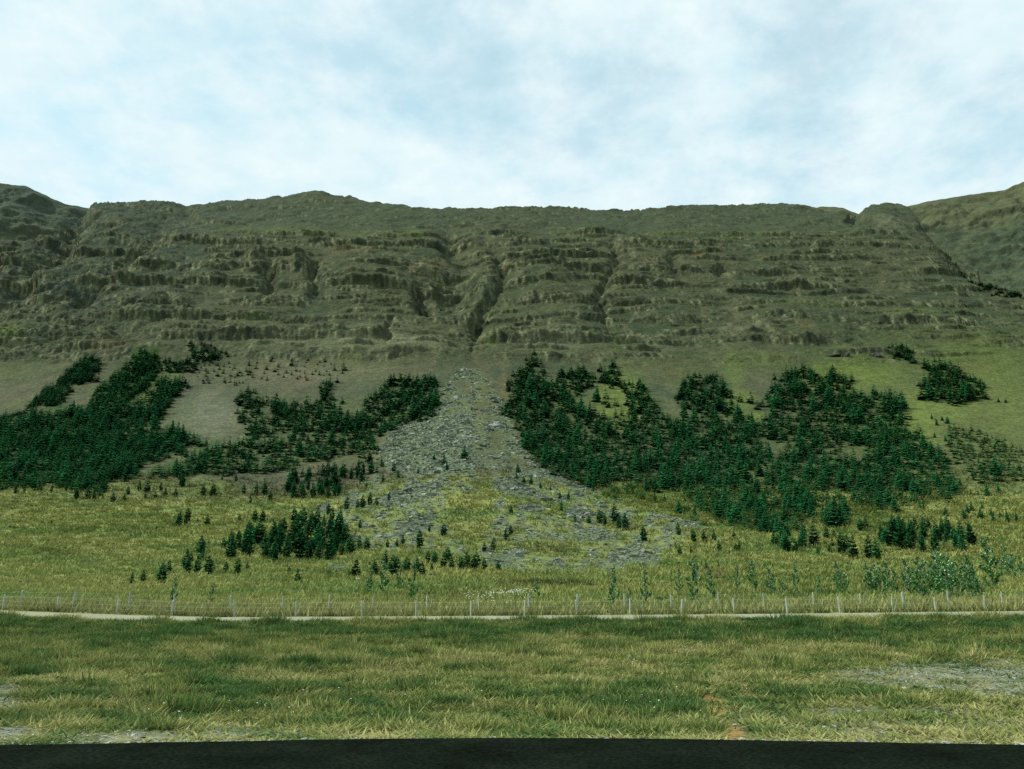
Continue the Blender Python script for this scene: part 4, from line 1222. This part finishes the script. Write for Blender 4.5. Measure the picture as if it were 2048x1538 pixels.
FA = [40, 147, 255, 351, 462, 565, 657, 746, 855, 958, 1059, 1154, 1249, 1344, 1438, 1531, 1628, 1723, 1810, 1900, 2007]
FB = [113, 235, 345, 470, 591, 724, 832, 942, 1049, 1154, 1261, 1362, 1469, 1575, 1680, 1784, 1873, 1972]
fence(FA, 49.5, 1.0, 'farther wire fence with taller grey wooden posts behind the track', .95)
fence(FB, 46.4, .82, 'nearer wire fence with shorter grey posts at the track edge', .95)

# ------------------------------------------------------------------ stones
def rock_proto(seed):
    r = np.random.default_rng(seed)
    base = np.array([(-1, -1, -.7), (1, -1, -.7), (1, 1, -.7), (-1, 1, -.7), (-1, -1, .7), (1, -1, .7), (1, 1, .7), (-1, 1, .7)], float)
    base += r.uniform(-.45, .45, base.shape); base[:, 2] *= r.uniform(.5, .8); base *= .5
    f = np.array([(0, 2, 1), (0, 3, 2), (4, 5, 6), (4, 6, 7), (0, 1, 5), (0, 5, 4), (1, 2, 6), (1, 6, 5), (2, 3, 7), (2, 7, 6), (3, 0, 4), (3, 4, 7)])
    return base, f, np.tile([[1.0, 1.0, 1.0]], (8, 1))


ROCKS = [rock_proto(800 + i) for i in range(8)]
nS = 110000
sx = rng.uniform(560, 1440, nS); sy = rng.uniform(742, 1150, nS)
w = stone_mask(sx, sy)
ok = rng.random(nS) < np.clip(w - .22, 0, 1) ** 1.2
sx, sy, w = sx[ok], sy[ok], w[ok]
sx, sy, w = sx[:21000], sy[:21000], w[:21000]
sp_ = on_ground(sx, sy)
sz = np.clip(np.exp(rng.normal(-1.1, .6, len(sx))), .08, 1.6) * (sp_[:, 1] / 240.0) * (0.55 + 0.6 * w)
grey = rng.uniform(.08, .31, len(sx))
tint = np.stack([grey * .90, grey * 1.04, grey * .80], -1)
scl = np.stack([sz * rng.uniform(.8, 1.4, len(sz)), sz * rng.uniform(.7, 1.2, len(sz)), sz * rng.uniform(.6, 1.0, len(sz))], -1)
V_, F_, T_ = scatter(ROCKS, sp_, scl, rng.uniform(0, 6.28, len(sx)), tint)
me = make_mesh('scree_rubble', V_, F_, {'tint': T_}, False, M_ROCK)
add('scree_rubble', me, kind='stuff', label='grey angular rubble strewn down the fan', category='rubble')
BOULD = [(990, 874, 4.0, .30, 'pale blocky boulder on the upper rubble fan'), (926, 903, 2.2, .38, 'small whitish boulder on the upper fan above the lone spruce'),
         (942, 899, 2.6, .36, 'flat whitish boulder beside the small whitish one on the upper fan'), (1090, 1016, 2.6, .10, 'dark boulder at the corner of the stone patch below mid fan'),
         (990, 820, 3.0, .16, 'grey boulder in the narrow neck of the fan'), (968, 842, 2.6, .14, 'grey boulder just below the neck of the fan'),
         (720, 1159, .7, .4, 'small pale boulder on the meadow under the broken pine row'), (1665, 714, 6.0, .05, 'dark rock mass above the large wood'), (1690, 716, 4.0, .06, 'lesser dark rock next to the dark rock mass'),
         (1752, 716, 6.0, .07, 'dark rock stump beside the little spruce knot'), (1180, 1036, 2.2, .2, 'grey boulder topping the stone heap by the hedge-like pines')]
for i, (px, py, s, g, lab) in enumerate(BOULD):
    r = np.random.default_rng(900 + i)
    v, f, t = rock_proto(950 + i)
    me_ = bpy.data.meshes.new('boulder'); me_.from_pydata([tuple(q) for q in v * 1.0], [], [tuple(q) for q in f.tolist()])
    import bmesh
    bmh = bmesh.new(); bmh.from_mesh(me_)
    bmesh.ops.bevel(bmh, geom=bmh.edges[:], offset=.10, segments=1, affect='EDGES')
    bmesh.ops.subdivide_edges(bmh, edges=bmh.edges[:], cuts=1)
    for vv in bmh.verts:
        vv.co += Vector(r.uniform(-.05, .05, 3))
    bmh.to_mesh(me_); bmh.free()
    a = me_.attributes.new('tint', 'FLOAT_COLOR', 'POINT')
    a.data.foreach_set('color', np.tile([g, g * 1.0, g * .9, 1], len(me_.vertices)).astype(np.float32))
    me_.materials.append(M_ROCK)
    o = add('boulder', me_, None, label=lab, category='boulder')
    o.location = Vector(on_ground([px], [py])[0]); o.scale = (s, s * .8, s * .6); o.rotation_euler = (0, 0, i * 1.3)

# ------------------------------------------------------------------ grass
def tuft(seed, nblade, h, spread, wid):
    r = random.Random(seed)
    V = []; F = []; T = []
    for k in range(nblade):
        a = r.uniform(0, 6.28); d = spread * math.sqrt(r.random()); bx_, by_ = d * math.cos(a), d * math.sin(a)
        hh_ = h * r.uniform(.55, 1.1); la = a + r.uniform(-.8, .8); le = hh_ * r.uniform(.15, .75)
        w_ = wid * r.uniform(.6, 1.3); wa = r.uniform(0, 3.14)
        i0 = len(V)
        mx_, my_ = bx_ + .4 * le * math.cos(la), by_ + .4 * le * math.sin(la)
        V += [(bx_ - w_ * math.cos(wa), by_ - w_ * math.sin(wa), -.02), (bx_ + w_ * math.cos(wa), by_ + w_ * math.sin(wa), -.02), (bx_ + le * math.cos(la), by_ + le * math.sin(la), hh_)]
        F += [(i0, i0 + 1, i0 + 2)]
        s = r.uniform(.75, 1.25)
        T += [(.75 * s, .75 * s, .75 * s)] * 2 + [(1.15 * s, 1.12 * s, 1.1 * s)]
    return np.array(V), np.array(F), np.array(T)


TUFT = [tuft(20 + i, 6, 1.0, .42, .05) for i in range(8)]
nG = 120000
gyv = np.where(rng.random(nG) < .45, rng.uniform(11.3, 41.2, nG), np.sqrt(rng.uniform(11.3 ** 2, 41.2 ** 2, nG)))
gxv = rng.uniform(-1, 1, nG) * (gyv * .70 + 4)
edge = road_edge(gxv)
ok = gyv > edge + .12 * rng.random(nG)
gxv, gyv = gxv[ok], gyv[ok]
gzv = near_z(gxv, gyv) + (0.09 * fbm(gxv / 1.1, gyv / 1.1, 4) + 0.12 * fbm(gxv / 4.5, gyv / 4.5, 3)) * sst(11.5, 13.5, gyv) * (1 - sst(40, 41.2, gyv))
gp, gq, _ = project(gxv, gyv, gzv)
gm, sm = verge_masks(gp, gq)
for ox, oy in ((-12, -4), (12, -4), (0, 8), (0, 14), (-8, 10), (8, 10)):
    sm = np.maximum(sm, verge_masks(gp + ox, gq - oy)[1])
st = straw_field(gp, gq)
clump = fbm(gxv / .9 + 3, gyv / .9, 3)
ok = (rng.random(len(gxv)) > gm * .88) & (rng.random(len(gxv)) > sm * .95) & (rng.random(len(gxv)) < .75 + clump)
gxv, gyv, gzv, st, clump, gm = gxv[ok], gyv[ok], gzv[ok], st[ok], clump[ok], gm[ok]
dist_e = gyv - road_edge(gxv)
gh = (.035 + .05 * sst(0, 2.5, dist_e) + .09 * np.clip(clump + .1, 0, 1) * sst(.5, 4, dist_e)) * rng.uniform(.6, 1.4, len(gxv)) * (1 - .5 * gm) * (1 + 1.3 * sst(.08, .4, fbm(gxv / 1.5 + 9, gyv / 1.1, 3))) * (1 + .5 * sst(22, 30, gyv))
gh = np.where(gyv > 39.6, gh * 1.0 + 0.12 * sst(.0, .35, fbm(gxv / 2.2 + 2, gyv * 0 + 4, 4)), gh)
gs = np.clip(st + .75 * fbm(gxv / .8 + 1, gyv / .5, 4) + rng.normal(0, .12, len(st)), 0, 1)[:, None]
green = np.array([[0.058, 0.124, 0.036]]); straw = np.array([[0.335, 0.325, 0.132]]); mid = np.array([[0.184, 0.218, 0.062]])
gt = np.where(gs < .5, green + (mid - green) * gs * 2, mid + (straw - mid) * (gs * 2 - 1))
ws = .9 + .5 * rng.random(len(gh))
scl = np.stack([.30 * ws * (1 + gyv / 60), .30 * ws * (1 + gyv / 60), gh], -1)
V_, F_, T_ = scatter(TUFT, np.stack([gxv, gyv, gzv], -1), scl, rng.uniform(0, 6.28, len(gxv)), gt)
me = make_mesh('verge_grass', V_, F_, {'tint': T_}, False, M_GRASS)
add('verge_grass', me, kind='stuff', label='rough mixed green and straw grass on the verge', category='grass')

nW = 1500
wyv = np.concatenate([rng.uniform(30.5, 40.6, 1100), rng.uniform(13, 31, nW - 1100)])
wxv = rng.uniform(-1, 1, nW) * (wyv * .70 + 4)
ok = rng.random(nW) < np.clip(.35 + 1.6 * fbm(wxv / 3.2, wyv / 2.4, 3), 0.03, 1)
wxv, wyv = wxv[ok], wyv[ok]
wzv = near_z(wxv, wyv)
WEED = [shrub(760 + i, 46) for i in range(4)]
wsz = rng.uniform(.10, .30, len(wxv)) * np.where(wyv > 39, .6, 1)
wt_ = rng.uniform(.5, 1.15, len(wxv))[:, None] * np.array([[1.1, 1.0, .9]])
V_, F_, T_ = scatter(WEED, np.stack([wxv, wyv, wzv - .02], -1), np.stack([wsz * 1.7, wsz * 1.3, wsz], -1), rng.uniform(0, 6.28, len(wxv)), wt_)
me = make_mesh('verge_weeds', V_, F_, {'tint': T_}, False, M_GRASS)
add('verge_weeds', me, kind='stuff', label='dark leafy weeds growing through the grass of the bank', category='weeds')

# meadow grass beyond the track
nM = 48000
mx_ = rng.uniform(-40, 2090, nM); my_ = 1231 - rng.random(nM) ** 1.1 * 300
s_m = stone_mask(mx_, my_)
ok = (rng.random(nM) > s_m * 1.7) & (rng.random(nM) < sst(925, 1000, my_ + 30 * fbm(mx_ / 60, my_ / 25, 3)))
mx_, my_ = mx_[ok], my_[ok]
mp_ = on_ground(mx_, my_)
c0 = mountain_colour(mx_, my_, mp_[:, 0], mp_[:, 2], np.ones(len(mx_)), np.zeros(len(mx_)))
c0 = c0 * rng.uniform(.95, 1.5, len(mx_))[:, None] * np.array([[.96, .99, 1.0]])
far_ = np.clip(mp_[:, 1] / 75.0, .85, 2.2)
mh = rng.uniform(.25, .55, len(mx_)) * (1.0 + .25 * (my_ > 1215))
scl = np.stack([.9 * far_, .9 * far_, mh * far_ ** .5], -1) * (.75 + .5 * rng.random(len(mh)))[:, None]
TM = [tuft(60 + i, 5, 1.0, .35, .075) for i in range(6)]
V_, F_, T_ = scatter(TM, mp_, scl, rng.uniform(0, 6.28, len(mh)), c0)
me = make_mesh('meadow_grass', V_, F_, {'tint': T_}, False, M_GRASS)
add('meadow_grass', me, kind='stuff', label='yellow-green grass of the meadow behind the fences', category='grass')

ax = np.concatenate([rng.uniform(-14, 14, 1500), rng.uniform(-14, 28, 30000)])
ay = np.concatenate([road_edge(ax[:1500]) + np.abs(rng.normal(.05, .22, 1500)), rng.uniform(11.4, 30, 30000)])
az = near_z(ax, ay) + (0.09 * fbm(ax / 1.1, ay / 1.1, 4) + 0.12 * fbm(ax / 4.5, ay / 4.5, 3)) * sst(11.5, 13.5, ay)
ap, aq, _ = project(ax, ay, az)
ok = (np.arange(len(ax)) < 1500) | (rng.random(len(ax)) < verge_masks(ap, aq)[0] * .55)
ax, ay, az = ax[ok], ay[ok], az[ok]
asz = np.clip(np.exp(rng.normal(-3.15, .4, len(ax))), .015, .085)
ag = rng.uniform(.16, .46, len(ax))
V_, F_, T_ = scatter(ROCKS, np.stack([ax, ay, az + asz * .15], -1), np.stack([asz, asz * .8, asz * .7], -1), rng.uniform(0, 6.28, len(ax)), np.stack([ag, ag * 1.02, ag * .88], -1))
me = make_mesh('verge_gravel', V_, F_, {'tint': T_}, False, M_ROCK)
add('verge_gravel', me, kind='stuff', label='loose pale gravel along the road edge and in bare verge patches', category='gravel')

# white flower heads
fx = np.concatenate([rng.normal(985, 35, 45), rng.uniform(930, 1080, 35), rng.normal(1035, 22, 60)])
fy = np.concatenate([rng.normal(1195, 3.5, 45), rng.uniform(1186, 1216, 35), rng.normal(1189, 2.5, 60)])
fp = on_ground(fx, fy)
fz = np.concatenate([fp[:, 2] + .28])
P1_ = np.stack([fp[:, 0], fp[:, 1], fz], -1)
vx = []
for (cx_, cy_, sx_, sy_, n_) in ((1372, 1318, 14, 9, 14), (1285, 1345, 16, 10, 12), (1360, 1360, 18, 10, 12), (1330, 1440, 60, 15, 16), (700, 1400, 90, 40, 14), (1800, 1290, 150, 20, 16), (930, 1380, 30, 20, 6), (520, 1460, 150, 8, 12), (1060, 1255, 40, 8, 10), (1400, 1260, 60, 14, 14)):
    for k in range(n_):
        q = near_point(rng.normal(cx_, sx_), min(max(rng.normal(cy_, sy_), 1246), 1470)); q[2] += rng.uniform(.22, .40); vx.append(q)
P2_ = np.array(vx)
def flower():
    V = [(0, 0, 0)] + [(math.cos(a) * 1.0, math.sin(a) * 1.0, .35) for a in np.arange(6) * math.pi / 3] + [(0, 0, .8)]
    F = [(0, 1 + (k + 1) % 6, 1 + k) for k in range(6)] + [(7, 1 + k, 1 + (k + 1) % 6) for k in range(6)]
    return np.array(V), np.array(F), np.ones((8, 3))
for nm, P_, s_, lab in (('cottongrass', P1_, .055, 'white fluffy flower heads massed on the damp meadow behind the fences'), ('verge_flowers', P2_, .013, 'small white flower heads scattered over the verge')):
    V_, F_, T_ = scatter([flower()], P_, s_ * rng.uniform(.6, 1.4, len(P_)), rng.uniform(0, 6, len(P_)))
    me = make_mesh(nm, V_, F_, None, False, M_PETAL)
    add(nm, me, kind='stuff', label=lab, category='flowers')
tri = sum(len(o.data.loops) - 2 * len(o.data.polygons) for o in bpy.data.objects if o.type == 'MESH' and o.data.users == 1)
print('TRIANGLES', tri)
